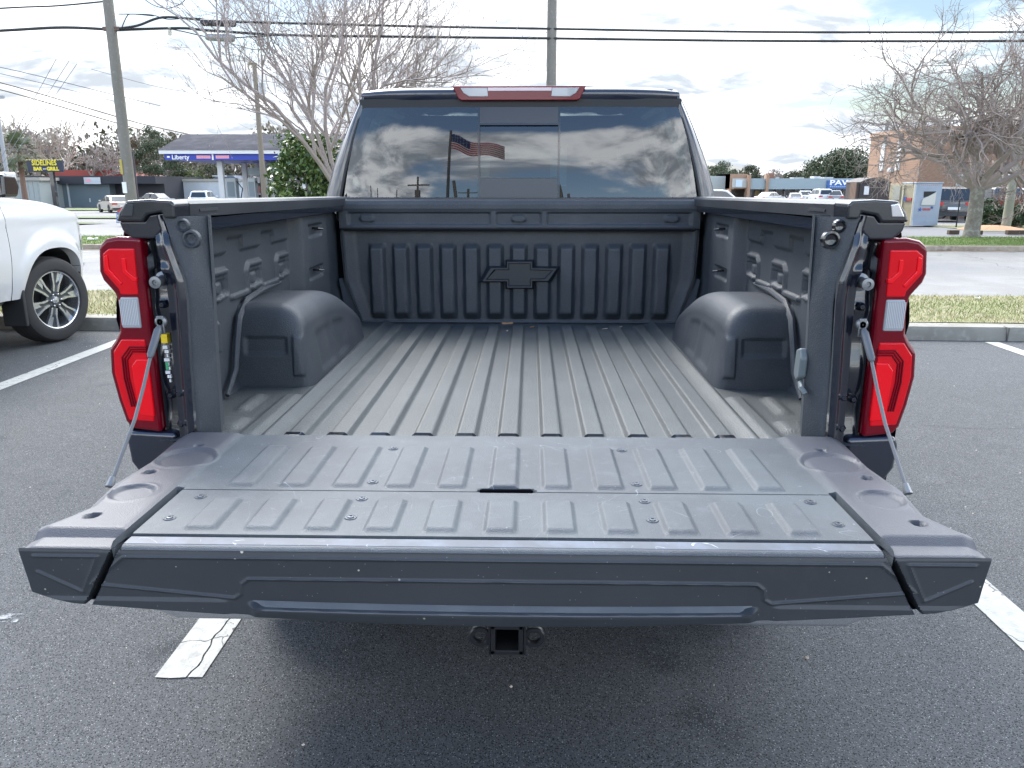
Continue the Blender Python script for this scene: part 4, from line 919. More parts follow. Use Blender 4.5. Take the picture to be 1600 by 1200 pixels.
# ================================================================ trees
BARKG = mat('grey bark', (.17, .15, .13), .9, bump=(('n', 14, .6, .02),), var=((5, (.26, .25, .22), .5, .7),))
BARKL = mat('lichen bark', (.17, .155, .13), .9, bump=(('n', 18, .7, .02),), var=((9, (.26, .26, .22), .45, .65), (4, (.14, .12, .10), .5, .7, 6.)))
TWIG = mat('brown twigs', (.27, .225, .20), .85)
TWIGR = mat('reddish twigs', (.30, .255, .235), .85)
BUD = mat('pinkish buds', (.24, .16, .12), .8)
def bare_tree(name, label, loc, H, rt, levels, spread, kids, seed, m, tm=None, trunk_h=.25, first=4, droop=0., group=None, nside=6, up=.25, budn=0, cat='tree', ratio=.72, minr=.006, wob=.16, blen=.42):
    r_ = np.random.default_rng(seed)
    th = thing(name, label, cat, loc, group)
    tmb = MB(); cmb = [[], [], 0]
    L = np.array(loc, float)
    def seg(mbl, p0, p1, r0, r1, n):
        t = p1 - p0; ln = np.linalg.norm(t); t = t / (ln + 1e-9); a = np.cross(t, [0, 0, 1.]) if abs(t[2]) < .95 else np.cross(t, [0, 1., 0]); a /= np.linalg.norm(a); b = np.cross(t, a)
        an = np.arange(n) * 2 * np.pi / n; ring = np.cos(an)[:, None] * a + np.sin(an)[:, None] * b
        mbl[0].append(p0 + ring * r0); mbl[0].append(p1 + ring * r1); k = mbl[2]
        mbl[1].extend([(k + i, k + (i + 1) % n, k + n + (i + 1) % n, k + n + i) for i in range(n)]); mbl[2] += 2 * n
    def branch(p, d, ln, r, lev):
        ns = 3 if lev < levels - 1 else 2
        pts = [p]; dd = d.copy()
        for i in range(ns):
            dd = dd + r_.normal(0, wob, 3) + np.array([0, 0, up * .3 - droop * .1 * lev]); dd /= np.linalg.norm(dd); pts.append(pts[-1] + dd * ln / ns)
        rs = np.linspace(r, r * .55, ns + 1)
        for i in range(ns): seg(cmb, pts[i], pts[i + 1], max(rs[i], minr), max(rs[i + 1], minr), 5 if lev < 2 else 3)
        if lev >= levels:
            if budn and r_.random() < .8:
                for i in range(budn): q = pts[-1] + r_.normal(0, .03, 3); seg(cmb, q, q + np.array([0, 0, .03]), .012, .008, 3)
            return
        k = kids[min(lev, len(kids) - 1)]
        for j in range(k):
            f = .35 + .65 * (j + r_.random()) / k; i = min(int(f * ns), ns - 1); q = pts[i] + (pts[i + 1] - pts[i]) * (f * ns - i)
            ax = r_.normal(0, 1, 3); ax -= ax @ dd * dd; ax /= np.linalg.norm(ax); sp_ = spread * r_.uniform(.6, 1.25)
            nd = dd * math.cos(sp_) + ax * math.sin(sp_); nd[2] += up * .35; nd /= np.linalg.norm(nd)
            branch(q, nd, ln * ratio * r_.uniform(.75, 1.15), r * .60, lev + 1)
    th_ = trunk_h * H; top = L + np.array([0, 0, th_])
    tmb.tube([L + (0, 0, -.1), L + (0, 0, .12), L + np.array([.02, 0, th_ * .5]), top], [rt * 1.5, rt * 1.12, rt, rt * .95], 14)
    for j in range(first):
        a = 2 * math.pi * (j + r_.random() * .5) / first; sp_ = spread * r_.uniform(.7, 1.35); d = np.array([math.cos(a) * math.sin(sp_), math.sin(a) * math.sin(sp_), math.cos(sp_)])
        branch(top - np.array([0, 0, .15 * r_.random()]), d, (H - th_) * blen * r_.uniform(.85, 1.1), rt * .55, 0)
    tmb.build('trunk', m, th)
    q = MB(); q.add(np.concatenate(cmb[0]), cmb[1]); q.build('crown', tm or m, th, recalc=False, smooth=0)
    return th
def leafy(name, label, loc, H, W, m, seed, n=2600, ls=.16, trunk=.25, bark=None, clumps=26, cat='tree', group=None, flat=1., base=.3, mats=None):
    r_ = np.random.default_rng(seed); th = thing(name, label, cat, loc, group); L = np.array(loc, float)
    ms = mats or m
    mb = MB(); mb.tube([L + (0, 0, -.1), L + (0, 0, H * .35), L + (W * .03, 0, H * .75)], [trunk, trunk * .8, trunk * .3], 8)
    cs = []
    for i in range(clumps):
        a = r_.uniform(0, 6.28); zz = r_.uniform(0, 1); rr = math.sqrt(r_.uniform(0, 1)) * (1 - .55 * zz ** 2) * W * .42
        c = L + np.array([math.cos(a) * rr, math.sin(a) * rr, H * (base + (1 - base) * .92 * zz)]); cs.append((c, W * r_.uniform(.10, .19)))
        if i % 2 == 0: mb.tube([L + (0, 0, H * (base * .6 + .25 * zz)), c], [trunk * .35, trunk * .1], 5)
    mb.build('trunk', bark or BARKG, th)
    k = n // clumps; P_ = []
    for c, rad in cs:
        v = r_.normal(0, 1, (k, 3)); v /= np.linalg.norm(v, axis=1)[:, None]; P_.append(c + v * rad * r_.uniform(.35, 1.1, (k, 1)) * np.array([1, 1, .75 * flat]))
    P_ = np.concatenate(P_); N_ = len(P_); A = r_.normal(0, 1, (N_, 3)); A /= np.linalg.norm(A, axis=1)[:, None]; B = np.cross(A, r_.normal(0, 1, (N_, 3))); B /= np.linalg.norm(B, axis=1)[:, None]
    s_ = ls * r_.uniform(.6, 1.3, (N_, 1)); V = np.stack([P_ - A * s_, P_ + B * s_ * .5, P_ + A * s_, P_ - B * s_ * .5], 1).reshape(-1, 3)
    q = MB(); q.add(V, (np.arange(4 * N_).reshape(-1, 4)).tolist()); 
    if isinstance(ms, (list, tuple)): q.mi = list(r_.integers(0, len(ms), N_))
    q.build('crown', ms, th, recalc=False, smooth=0); return th
def gnd(px, Yd, z=0.): p = at(px, 300, Yd); return (p.x, Yd, terr(Yd) + z)
bare_tree('bare_tree', 'large bare spreading tree behind the cab, budding twigs crossed by the wires', gnd(534, 20.0, .1), 8.0, .14, 6, .56, (4, 3, 3, 3, 2), 31, BARKG, TWIGR, trunk_h=.14, first=8, up=.14, budn=1, ratio=.75, minr=.0034, wob=.13)
bare_tree('bare_tree', 'bare lichen-barked tree on the right verge in front of the brick building', (at(1517, 371, 20.3).x, 20.3, .12), 5.4, .185, 6, .88, (4, 3, 3, 3, 3), 12, BARKL, TWIG, trunk_h=.25, first=8, up=.05, ratio=.75, minr=.0034, blen=.485)
LG = [mat('glossy dark leaf', (.035, .075, .018), .35, coat=.3), mat('mid green leaf', (.07, .13, .03), .4), mat('yellow green leaf', (.14, .19, .05), .45)]
leafy('evergreen_bush', 'rounded dark green bush with glossy leaves left of the cab', gnd(486, 20.9, .1), 2.9, 2.9, LG, 3, n=9000, ls=.075, trunk=.06, clumps=46, cat='bush', base=.12)
FAR1 = [mat('far evergreen', (.042, .060, .030), .8), mat('far evergreen light', (.080, .098, .050), .8)]
FAR2 = [mat('far olive foliage', (.07, .075, .035), .8), mat('far dark foliage', (.035, .045, .025), .8)]
FARB = [mat('far brown foliage', (.12, .085, .055), .8), mat('far rust foliage', (.085, .065, .04), .8)]
def ft(px, top, wpx, Yd, mats, seed, name='evergreen_tree', lab='', n=1500, base=.3, **k):
    D = Yd + 1.9; z0 = terr(Yd); H = at(px, top, Yd).z - z0; W = wpx / FPX * D
    leafy(name, lab, gnd(px, Yd), H, W * 1.15, mats, seed, n=int(n * 2.6), ls=max(.10, W * .024), trunk=max(.12, W * .03), base=base, **k)
ft(250, 196, 62, 88, FAR1, 21, lab='tall dark pine with a rounded crown above the long white building', n=2600, base=.42, clumps=30)
ft(222, 216, 45, 92, FARB, 22, name='brown_leaved_tree', lab='rusty brown leaved tree just right of the wooden utility pole')
ft(300, 262, 60, 96, [mat('lime foliage', (.16, .20, .06), .8), FAR2[0]], 23, lab='yellow green bushy tree seen under the left end of the station canopy', name='leafy_tree', base=.2)
ft(338, 250, 60, 98, FAR2, 24, lab='olive tree behind the left canopy post', base=.2)
ft(272, 240, 50, 95, FAR1, 25, lab='dark evergreen below the tall pine, left of the canopy corner', base=.15)
ft(1128, 252, 48, 150, FAR1, 31, lab='round evergreen beside the right edge of the cab, leftmost above the strip mall')
ft(1172, 258, 40, 150, FAR2, 32, lab='evergreen above the left columns of the strip mall, second from the cab')
ft(1243, 266, 34, 150, FAR2, 34, lab='small evergreen behind the roof vents of the strip mall')
ft(1312, 232, 100, 140, FAR1, 33, lab='biggest spreading dark tree, between the pawn sign and the brick building', n=3800, clumps=44)
ft(1268, 255, 52, 146, FAR2, 35, lab='dark evergreen just left of the biggest tree behind the pawn shop')
ft(1520, 176, 95, 75, FAR1, 36, lab='dark tree rising behind the roof of the brick building', n=3200, clumps=40)
for i, (px, top, Yd, sd_, lab) in enumerate(((100, 175, 90, 41, 'pale slender bare tree behind the bar sign'), (160, 205, 88, 42, 'gnarled bare oak left of the wooden utility pole'), (28, 175, 95, 43, 'bare tree behind the palm at the left edge'), (1206, 262, 145, 44, 'thin bare tree behind the middle of the strip mall'), (330, 212, 105, 45, 'faint bare tree above the station roof'), (64, 190, 97, 46, 'bare tree between the palm and the bar sign'))):
    H = at(px, top, Yd).z - terr(Yd)
    bare_tree('bare_tree', lab, gnd(px, Yd), H, .28, 5, .6 if i != 1 else .85, (3, 3, 3, 2), sd_, BARKG, TWIG if i % 2 else mat('pale twigs', (.30, .26, .22), .8), trunk_h=.3, first=4, minr=.035, ratio=.7)
# palm
def palm(loc, H, label):
    th = thing('palm_tree', label, 'palm tree', loc); L = np.array(loc, float); mb = MB(); mb.tube([L, L + (0, 0, H * .5), L + (.1, 0, H)], [.28, .22, .22], 10); mb.build('trunk', mat('palm trunk', (.16, .10, .075), .9, bump=(('n', 8, .6, .03),)), th)
    r_ = np.random.default_rng(4); q = MB(); T0 = L + (.1, 0, H)
    for i in range(70):
        a = r_.uniform(0, 6.28); el = r_.uniform(-.9, 1.4); d = np.array([math.cos(a) * math.cos(el), math.sin(a) * math.cos(el), math.sin(el)]); stem = T0 + d * r_.uniform(.9, 1.5)
        sdv = np.cross(d, [0, 0, 1.]); sdv /= np.linalg.norm(sdv) + 1e-6; u2 = np.cross(sdv, d)
        q.add([T0 - sdv * .02, T0 + sdv * .02, stem + sdv * .02, stem - sdv * .02], [(0, 1, 2, 3)])
        for f in np.linspace(-1.2, 1.2, 11):
            e = stem + (d * math.cos(f) + sdv * math.sin(f)) * r_.uniform(.7, 1.0) - np.array([0, 0, .18 * r_.random() + .1]); s2 = np.cross(e - stem, u2); s2 = s2 / (np.linalg.norm(s2) + 1e-6) * .05
            q.add([stem - s2 * .4, (stem + e) / 2 + s2, e, (stem + e) / 2 - s2], [(0, 1, 2, 3)])
    q.build('crown', mat('palm frond', (.10, .125, .06), .7), th, recalc=False, smooth=0)
Hp = at(38, 238, 72).z - terr(72); palm(gnd(38, 72), Hp, 'cabbage palm with a ragged crown behind the white pickup')
# far wood: one mass nobody could count
def wood(name, lab, x0, x1, y0, y1, hfn, n, seed, mats, ls):
    r_ = np.random.default_rng(seed); x = r_.uniform(x0, x1, n); y = r_.uniform(y0, y1, n); h = hfn(x) * r_.uniform(0, 1, n) ** .8; P_ = np.stack([x, y, -.9 + h], 1)
    A = r_.normal(0, 1, (n, 3)) * [1, 1, 1.3]; A /= np.linalg.norm(A, axis=1)[:, None]; B = np.cross(A, r_.normal(0, 1, (n, 3))); B /= np.linalg.norm(B, axis=1)[:, None]; s_ = ls * r_.uniform(.4, 1.3, (n, 1)); th_ = np.where(r_.random((n, 1)) < .6, .07, .5)
    V = np.stack([P_ - A * s_, P_ + B * s_ * th_, P_ + A * s_, P_ - B * s_ * th_], 1).reshape(-1, 3); q = MB(); q.add(V, np.arange(4 * n).reshape(-1, 4).tolist()); q.mi = list(r_.integers(0, len(mats), n))
    o = q.build(name, mats, None, recalc=False, smooth=0, org=((x0 + x1) / 2, y0, -.9)); tag(o, lab, 'wood', kind='stuff')
wd = [TWIG, mat('winter brush', (.145, .125, .09), .9), FAR2[0], mat('grey brush', (.19, .17, .14), .9)]
wood('far_wood', 'brownish winter wood behind the bar and the long white building', -95, -12, 100, 118, lambda x: 8.2 + 1.3 * np.sin(x * .33) + 1.0 * np.sin(x * .9 + 1), 60000, 8, wd, .40)
wood('distant_wood', 'distant tree line low behind the strip mall', 20, 140, 165, 185, lambda x: 5.2 + .9 * np.sin(x * .21), 26000, 9, FAR1 + [FAR2[0]], .6)

# ================================================================ utility poles and wires
WOODP = mat('weathered pole wood', (.19, .18, .16), .9, bump=(('n', 9, .5, .02), ('n', 60, .4, .006)), var=((2.2, (.17, .16, .135), .4, .7), (14, (.26, .255, .24), .55, .75, 7.)), coords='Object')
WIREM = mat('black cable', (.03, .03, .032), .6); WIREG = mat('grey wire', (.20, .20, .21), .6); WIREB = mat('brown wire', (.16, .11, .07), .6)
def pole(px, py, Yd, r, ztop, lab, extras=None, m=WOODP, z0=None):
    p = at(px, py, Yd); loc = (p.x, Yd, terr(Yd) + (.1 if 17.2 < Yd < 20.5 else 0)); th = thing('utility_pole', lab, 'utility pole', loc)
    mb = MB(); mb.tube([(p.x, Yd, loc[2] - .1), (p.x, Yd, loc[2] + 3), (p.x, Yd, ztop)], [r * 1.12, r, r * .8], 16); mb.build('pole_shaft', m, th)
    return th, p.x
t1, x1 = pole(192, 200, 19.2, .135, 9.5, 'weathered wooden utility pole left of the pickup carrying the wires')
mb = MB(); mb.b2((x1 - .125, 19.05, 1.80), (x1 - .06, 19.09, 2.17)); mb.build('pole_tag', mat('faded yellow tag', (.40, .32, .08), .7), t1)
mb = MB(); mb.b2((x1 - .12, 19.04, 1.32), (x1 - .01, 19.075, 1.60)); mb.build('pole_notice', WHT, t1)
mb = MB(); mb.box((x1 + .02, 19.18, 5.35), (.42, .1, .09)); mb.build('bracket', mat('rusty bracket', (.12, .08, .06), .7), t1)
t2, x2 = pole(862, 66, 20.5, .14, 9.5, 'wooden utility pole rising straight behind the cab roof')
mb = MB(); mb.tube([(x2 - .15, 20.4, 6.7), (x2 - .15, 20.4, 7.2)], .03); mb.build('ground_wire', WIREG, t2)
t3, x3 = pole(1580, 300, 26.0, .135, 5.6, 'greenish wooden pole standing in the dirt beside the right-hand bushes', m=mat('greenish pole wood', (.20, .215, .16), .9, bump=(('n', 9, .5, .02),), var=((3, (.27, .27, .23), .4, .7),)))
mb = MB(); mb.b2((x3 - .30, 25.8, 1.85), (x3 - .20, 25.9, 2.1)); mb.build('pole_sign', WHT, t3)
t4, x4 = pole(405, 200, 48, .16, at(405, 98, 48).z, 'thin distant pole with a yellowish top above the station roof', m=mat('brown pole wood', (.20, .17, .13), .9))
mb = MB(); mb.box((x4 - .1, 48, at(405, 100, 48).z), (.55, .1, .12)); mb.build('cross_arm', mat('yellow lichen', (.30, .25, .10), .8), t4); mb = MB(); mb.box((x4 + .38, 48, at(416, 138, 48).z), (.30, .3, .6)); mb.build('transformer', mat('grey transformer', (.35, .36, .37), .6), t4)
t5, x5 = pole(6, 240, 60, .16, at(4, 152, 60).z, 'grey street lamp pole at the far left above the white pickup', m=mat('grey lamp pole', (.30, .31, .32), .6)); t5.name = 'street_lamp'; t5['category'] = 'street lamp'
mb = MB(); mb.b2((x5 - 1.2, 59.9, at(4, 152, 60).z - .1), (x5 + .7, 60.1, at(4, 152, 60).z + .12)); mb.build('lamp_head', mat('grey lamp pole head', (.30, .31, .32), .6), t5)
def wire(pts, Yd, r, lab, m=WIREM, group='overhead wires', nm='overhead_wire', sub=6):
    P_ = [np.array(at(a, b, Yd if not isinstance(Yd, (list, tuple)) else Yd[i])) for i, (a, b) in enumerate(pts)]
    out = []
    for i in range(len(P_) - 1):       # catmull-rom
        p0, p1, p2, p3 = P_[max(i - 1, 0)], P_[i], P_[i + 1], P_[min(i + 2, len(P_) - 1)]
        for t in np.linspace(0, 1, sub, endpoint=False): out.append(.5 * ((2 * p1) + (-p0 + p2) * t + (2 * p0 - 5 * p1 + 4 * p2 - p3) * t * t + (-p0 + 3 * p1 - 3 * p2 + p3) * t ** 3))
    out.append(P_[-1]); o3 = np.mean(out, 0); mb = MB(); mb.tube(out, r, 6); o = mb.build(nm, m, None, org=tuple(out[0])); tag(o, lab, 'wire', group); return o
wire([(-260, 62), (0, 48), (100, 43), (182, 47)], 19.2, .036, 'thick black cable entering from the left edge to the pole')
wire([(-260, 30), (0, 13), (90, 9), (175, 1)], 19.2, .020, 'thin upper cable left of the pole')
wire([(182, 45), (215, 40), (255, 27), (315, 31), (368, 34), (600, 40), (860, 45), (1200, 50), (1600, 50), (1900, 48)], [19.2, 19.2, 19.2, 19.2, 19.3, 19.6, 20.4, 20.6, 21, 21.3], .030, 'upper of the two black cables crossing behind the truck')
wire([(182, 47), (280, 44), (330, 48), (450, 55), (600, 57), (860, 60), (1200, 64), (1600, 64), (1900, 61)], [19.2, 19.2, 19.2, 19.3, 19.6, 20.4, 20.6, 21, 21.3], .033, 'lower of the two black cables crossing behind the truck')
wire([(182, 45), (240, 44), (270, 46), (325, 58), (345, 60), (400, 57), (450, 55)], 19.15, .014, 'slack loop of cable holding the grey splice case')
wire([(185, 22), (235, 23), (262, 30), (300, 28), (330, 31)], 19.2, .012, 'thin slack wire above the cables right of the pole')
wire([(190, 44), (198, 26), (206, 22), (240, 25)], 19.1, .012, 'short jumper wire rising beside the pole')
wire([(222, -4), (240, 8), (262, 13), (282, 6), (292, -4)], 19.2, .011, 'hanging wire loop at the top edge right of the pole')
wire([(-100, 93), (0, 105), (178, 148), (250, 165)], [60, 60, 62, 66], .035, 'topmost of the four sloping wires at left', WIREG)
wire([(-100, 103), (0, 115), (178, 158)], [60, 60, 62], .028, 'second of the four sloping wires at left', WIREG)
wire([(-100, 110), (0, 129), (178, 181), (228, 195), (310, 213)], [60, 60, 62, 66, 70], .045, 'third of the four sloping wires at left, brown', WIREB)
wire([(-100, 120), (0, 140), (178, 191), (225, 204)], [60, 60, 62, 66], .045, 'lowest of the four sloping wires at left, brown', WIREB)
for i, (a, b) in enumerate((((88, 92), (0, 250)), ((108, 95), (0, 262)), ((120, 100), (2, 272)))):
    wire([a, b], [40, 40], .014, ('leftmost', 'middle', 'rightmost')[i] + ' of three thin guy wires slanting down at the far left', WIREG, 'guy wires at the left')
wire([(143, 108), (235, 133), (300, 145), (345, 150)], 64, .022, 'faint distant wire between the pole and the bare tree', WIREG)
for (a, b, c, d, r, m, lab, nm) in ((314, 35, 368, 37, .085, WIREM, 'black splice case on the upper cable', 'splice_case'), (322, 57, 366, 60, .095, mat('dull aluminium', (.33, .33, .32), .5, metal=.5), 'grey aluminium splice case on the slack cable', 'splice_case')):
    p, q = at(a, b, 19.1), at(c, d, 19.1); e = (q - p).normalized() * .05; mb = MB(); mb.tube([p, p + e, q - e, q], [r * .8, r, r, r * .8], 12); tag(mb.build(nm, m, None, org=tuple(p)), lab, 'splice case')
p = at(265, 42, 19.2); mb = MB(); mb.prism([(p.x - .04, p.z - .2), (p.x + .04, p.z - .2), (p.x + .03, p.z), (p.x - .02, p.z)], 'y', 19.15, 19.21); tag(mb.build('wire_tag', mat('beige tag', (.5, .47, .4), .7), None, org=tuple(p)), 'small beige tag hanging from the lower cable right of the pole', 'tag')
# ================================================================ buildings
def wallbox(mb, x0, x1, y0, y1, z0, z1): mb.b2((x0, y0, z0), (x1, y1, z1))
def X_(px, Yd, py=300): return at(px, py, Yd).x
def Z_(py, Yd, px=800): return at(px, py, Yd).z
# bar
Yb = 84.; zg = terr(Yb)
B = thing('bar_building', 'low bar with grey blue walls, black fascia and red roof', 'building', (X_(120, Yb), Yb, zg))
x0, x1, x2_ = X_(52, Yb), X_(192, Yb), X_(250, Yb)
GB = mat('grey blue wall', (.10, .135, .155), .8, var=((.4, (.12, .15, .17), .4, .7),)); BK = mat('charcoal fascia', (.022, .024, .032), .7); RR = mat('red roof', (.30, .055, .04), .7, var=((.5, (.22, .045, .035), .4, .7),)); WW = mat('white render', (.40, .43, .45), .8, var=((.3, (.54, .57, .59), .4, .7),)); BG = mat('beige trim', (.34, .32, .28), .8)
mb = MB(); mb.b2((x0, Yb, zg), (X_(172, Yb), Yb + 14, Z_(287, Yb))); mb.build('wall', GB, B)
mb = MB(); mb.b2((x0 - .3, Yb - .8, Z_(287, Yb)), (x2_, Yb + 14.2, Z_(275, Yb))); mb.build('fascia', BK, B)
mb = MB(); z = Z_(275, Yb); mb.prism([(X_(40, Yb), z), (X_(190, Yb), z), (X_(148, Yb), Z_(267, Yb + 8)), (X_(62, Yb), Z_(266, Yb + 8))], 'y', Yb + 4, Yb + 12); mb.build('roof', RR, B)
mb = MB(); mb.b2((X_(172, Yb), Yb + 1.2, zg), (x2_, Yb + 12, Z_(287, Yb))); mb.build('recess_wall', BK, B)
mb = MB(); mb.b2((X_(106, Yb), Yb - .1, zg), (X_(108.5, Yb), Yb - .001, Z_(287, Yb))); mb.build('drain_pipe', WW, B)
mb = MB(); a = X_(92, Yb); mb.tube([(X_(88, Yb), Yb - .3, Z_(283, Yb)), (X_(92, Yb), Yb - .3, Z_(284, Yb)), (X_(94, Yb), Yb - .3, Z_(290, Yb)), (X_(95, Yb), Yb - .3, zg)], .10, 8); mb.build('vent_pipe', mat('pale grey pipe', (.4, .42, .42), .6), B)
mb = MB(); a, b = X_(141, Yb), X_(166, Yb); mb.b2((a, Yb - .95, Z_(287.5, Yb)), (b, Yb - .85, Z_(277, Yb))); sgn_ = mb.build('wall_sign', WW, B)
mb = MB(); mb.b2((a + .2, Yb - .97, Z_(284, Yb)), (a + .75, Yb - .951, Z_(280, Yb))); mb.build('sign_mark', mat('pink print', (.7, .30, .36), .7), sgn_)
mb = MB(); mb.b2((a + .85, Yb - .97, Z_(284, Yb)), (b - .15, Yb - .951, Z_(282, Yb))); mb.build('sign_line', mat('grey print', (.45, .5, .52), .7), sgn_)
mb = MB(); mb.b2((X_(138, Yb), Yb - .03, Z_(316, Yb)), (X_(140, Yb), Yb - .001, Z_(310, Yb))); mb.build('wall_notice', WW, B)
mb = MB(); mb.lathe([(.16, 0), (.001, .14)], c=(X_(109.5, Yb), Yb - .1, Z_(290, Yb)), ax='z', n=10); mb.build('wall_lamp', WW, B)
Yg = 80.; zg2 = terr(Yg)
G2 = thing('metal_shed', 'pale grey ribbed shed left of the bar, behind the white pickup', 'building', (X_(35, Yg), Yg, zg2)); x0, x1 = X_(-60, Yg), X_(63, Yg)
mb = MB(); mb.b2((x0, Yg, zg2), (x1, Yg + 10, Z_(281, Yg)))
for x in np.arange(x0, x1, .5): mb.b2((x, Yg - .04, zg2), (x + .1, Yg - .002, Z_(282, Yg)))
mb.build('wall', mat('pale ribbed metal', (.30, .33, .32), .6), G2); mb = MB(); mb.b2((x0, Yg - .3, Z_(282, Yg)), (x1 + .3, Yg + 10, Z_(277, Yg))); mb.build('roof', BG, G2)
# long white building
Yw = 90.; zw = terr(Yw); WB = thing('white_building', 'long low white building with a beige parapet behind the fuel station', 'building', (X_(280, Yw), Yw, zw))
mb = MB(); mb.b2((X_(206, Yw), Yw, zw), (X_(560, Yw), Yw + 12, Z_(283, Yw))); mb.build('wall', WW, WB)
mb = MB(); mb.b2((X_(205, Yw), Yw - .2, Z_(283.5, Yw)), (X_(561, Yw), Yw + 12.2, Z_(279.5, Yw))); mb.build('parapet', BG, WB)
mb = MB(); mb.prism([(X_(312, Yw), Z_(279.5, Yw)), (X_(352, Yw), Z_(279.5, Yw)), (X_(346, Yw), Z_(273, Yw)), (X_(322, Yw), Z_(273, Yw))], 'y', Yw + 4, Yw + 9); mb.build('roof', mat('slate blue roof', (.10, .12, .16), .8), WB)
mb = MB(); mb.b2((X_(318, Yw), Yw + 3, Z_(275, Yw)), (X_(338, Yw), Yw + 3.6, Z_(273.5, Yw))); mb.build('roof_vent', WW, WB)
# fuel station canopy
Yc = 50.; zc_ = terr(Yc)
FC = thing('fuel_station', 'fuel station canopy with dark shingled roof and blue Liberty fascia', 'fuel station', (X_(400, Yc), Yc, zc_))
xa, xb = X_(254, Yc, 243), X_(640, Yc, 243); zb_, zt_ = Z_(250, Yc, 350), Z_(240.5, Yc, 350); ze = Z_(235, Yc, 350)
BLUE = mat('royal blue fascia', (.018, .045, .36), .5); SH = mat('dark shingles', (.040, .041, .050), .95, spec=.05, bump=(('n', 6, .4, .05),), var=((1.2, (.075, .075, .085), .4, .7), (.3, (.045, .045, .055), .4, .7, 5.)))
mb = MB(); mb.b2((xa + .12, Yc, zb_), (xb, Yc + 8.5, zt_)); mb.build('fascia', BLUE, FC)
mb = MB(); mb.b2((xa - .12, Yc - .25, zt_), (xb, Yc + 8.8, ze)); mb.build('gutter', mat('white gutter', (.66, .66, .66), .6), FC)
mb = MB(); za = Z_(209.5, Yc + 4.2, 300); xh = X_(289, Yc + 4.2, 212)
mb.add([(xa - .15, Yc - .3, ze + .01), (xb, Yc - .3, ze + .01), (xb, Yc + 4.25, za), (xh, Yc + 4.25, za), (xa - .15, Yc + 8.85, ze + .01), (xb, Yc + 8.85, ze + .01)], [(0, 1, 2, 3), (0, 3, 4), (3, 2, 5, 4), (1, 5, 2)]); mb.build('roof', SH, FC)
WHTX = mat('white sign lettering', (.8, .8, .82), .5); PINK = mat('pale red lettering', (.75, .32, .42), .5)
zm = (zb_ + zt_) / 2
text_mesh('Liberty', .40, (X_(282, Yc, 243), Yc - .03, zm - .02), (R(90), 0, 0), WHTX, FC, bold=.008)
mb = MB(); mb.b2((X_(261, Yc, 243), Yc - .02, zm - .05), (X_(265, Yc, 243), Yc - .002, zm + .06)); mb.build('emblem', WHTX, FC)
for (a, b, m) in ((307, 329, PINK), (337, 358, PINK)):
    mb = MB()
    nst = 8
    for i in range(nst):
        xx = X_(a + (b - a) * i / nst, Yc, 243); mb.b2((xx, Yc - .02, zm - .10), (xx + .10, Yc - .002, zm + .10))
    mb.b2((X_(a, Yc, 243), Yc - .015, zm - .02), (X_(b, Yc, 243), Yc - .003, zm + .02)); mb.build('small_lettering', m, FC)
mb = MB(); mb.b2((X_(331, Yc, 243), Yc - .03, zb_), (X_(333.5, Yc, 243), Yc - .002, zt_ + .05)); mb.build('fascia_joint', WHTX, FC)
POSTM = mat('white steel post', (.55, .56, .56), .5)
for px, yy in ((348, 1.2), (414, 1.2), (478, 1.2), (385, 7.5), (428, 7.5), (520, 7.5)):
    x = X_(px, Yc + yy); mb = MB(); mb.b2((x - .17, Yc + yy - .15, zc_ - .1), (x + .17, Yc + yy + .15, zb_ + .02)); mb.build('canopy_post', POSTM, FC)
# things under the canopy
for px, wd_, lab in ((364, 16, 'pale fuel pump beside the left canopy post'), (396, 12, 'fuel pump between the canopy posts')):
    yy = Yc + 2.5; x = X_(px, yy); h = wd_ / FPX * 52; t = thing('fuel_pump', lab, 'fuel pump', (x, yy, terr(yy)))
    zt2 = Z_(278, yy); mb = MB(); mb.b2((x - h / 2, yy - .3, terr(yy)), (x + h / 2, yy + .3, zt2)); mb.build('cabinet', mat('pump cabinet', (.40, .45, .46), .5), t, bevel=.04)
    mb = MB(); mb.b2((x - h * .35, yy - .33, terr(yy) + 1.3), (x + h * .35, yy - .302, zt2 - .25)); mb.build('display', mat('pump display', (.2, .24, .27), .4), t)
    mb = MB(); mb.tube([(x + h / 2, yy - .1, zt2 - .2), (x + h / 2 + .4, yy - .15, zt2 - .7), (x + h / 2 + .2, yy - .1, zt2 - 1.4)], .04, 6); mb.build('hose', WIREM, t)
yy = Yc + 9; t = thing('station_shop', 'station shop front with posters under the canopy', 'building', (X_(430, yy), yy, terr(yy)))
mb = MB(); mb.b2((X_(402, yy), yy, terr(yy)), (X_(600, yy), yy + 5, Z_(246, yy))); mb.build('wall', mat('shop wall', (.33, .32, .32), .7), t)
for (a, b, c, d, col) in ((391, 410, 262, 274, (.38, .45, .44)), (393, 408, 277, 286, (.6, .62, .64)), (394, 400, 289, 308, (.05, .10, .30)), (415, 424, 262, 270, (.45, .2, .2)), (402, 408, 290, 304, (.3, .13, .12)), (420, 430, 284, 300, (.5, .5, .5))):
    mb = MB(); mb.b2((X_(a, yy), yy - .12, Z_(d, yy)), (X_(b, yy), yy - .003, Z_(c, yy))); mb.build('poster', mat('poster print', col, .6), t)
mb = MB(); mb.b2((X_(404, yy), yy - .05, terr(yy)), (X_(412, yy), yy - .002, Z_(284, yy))); mb.build('door', MATTEBLK, t)
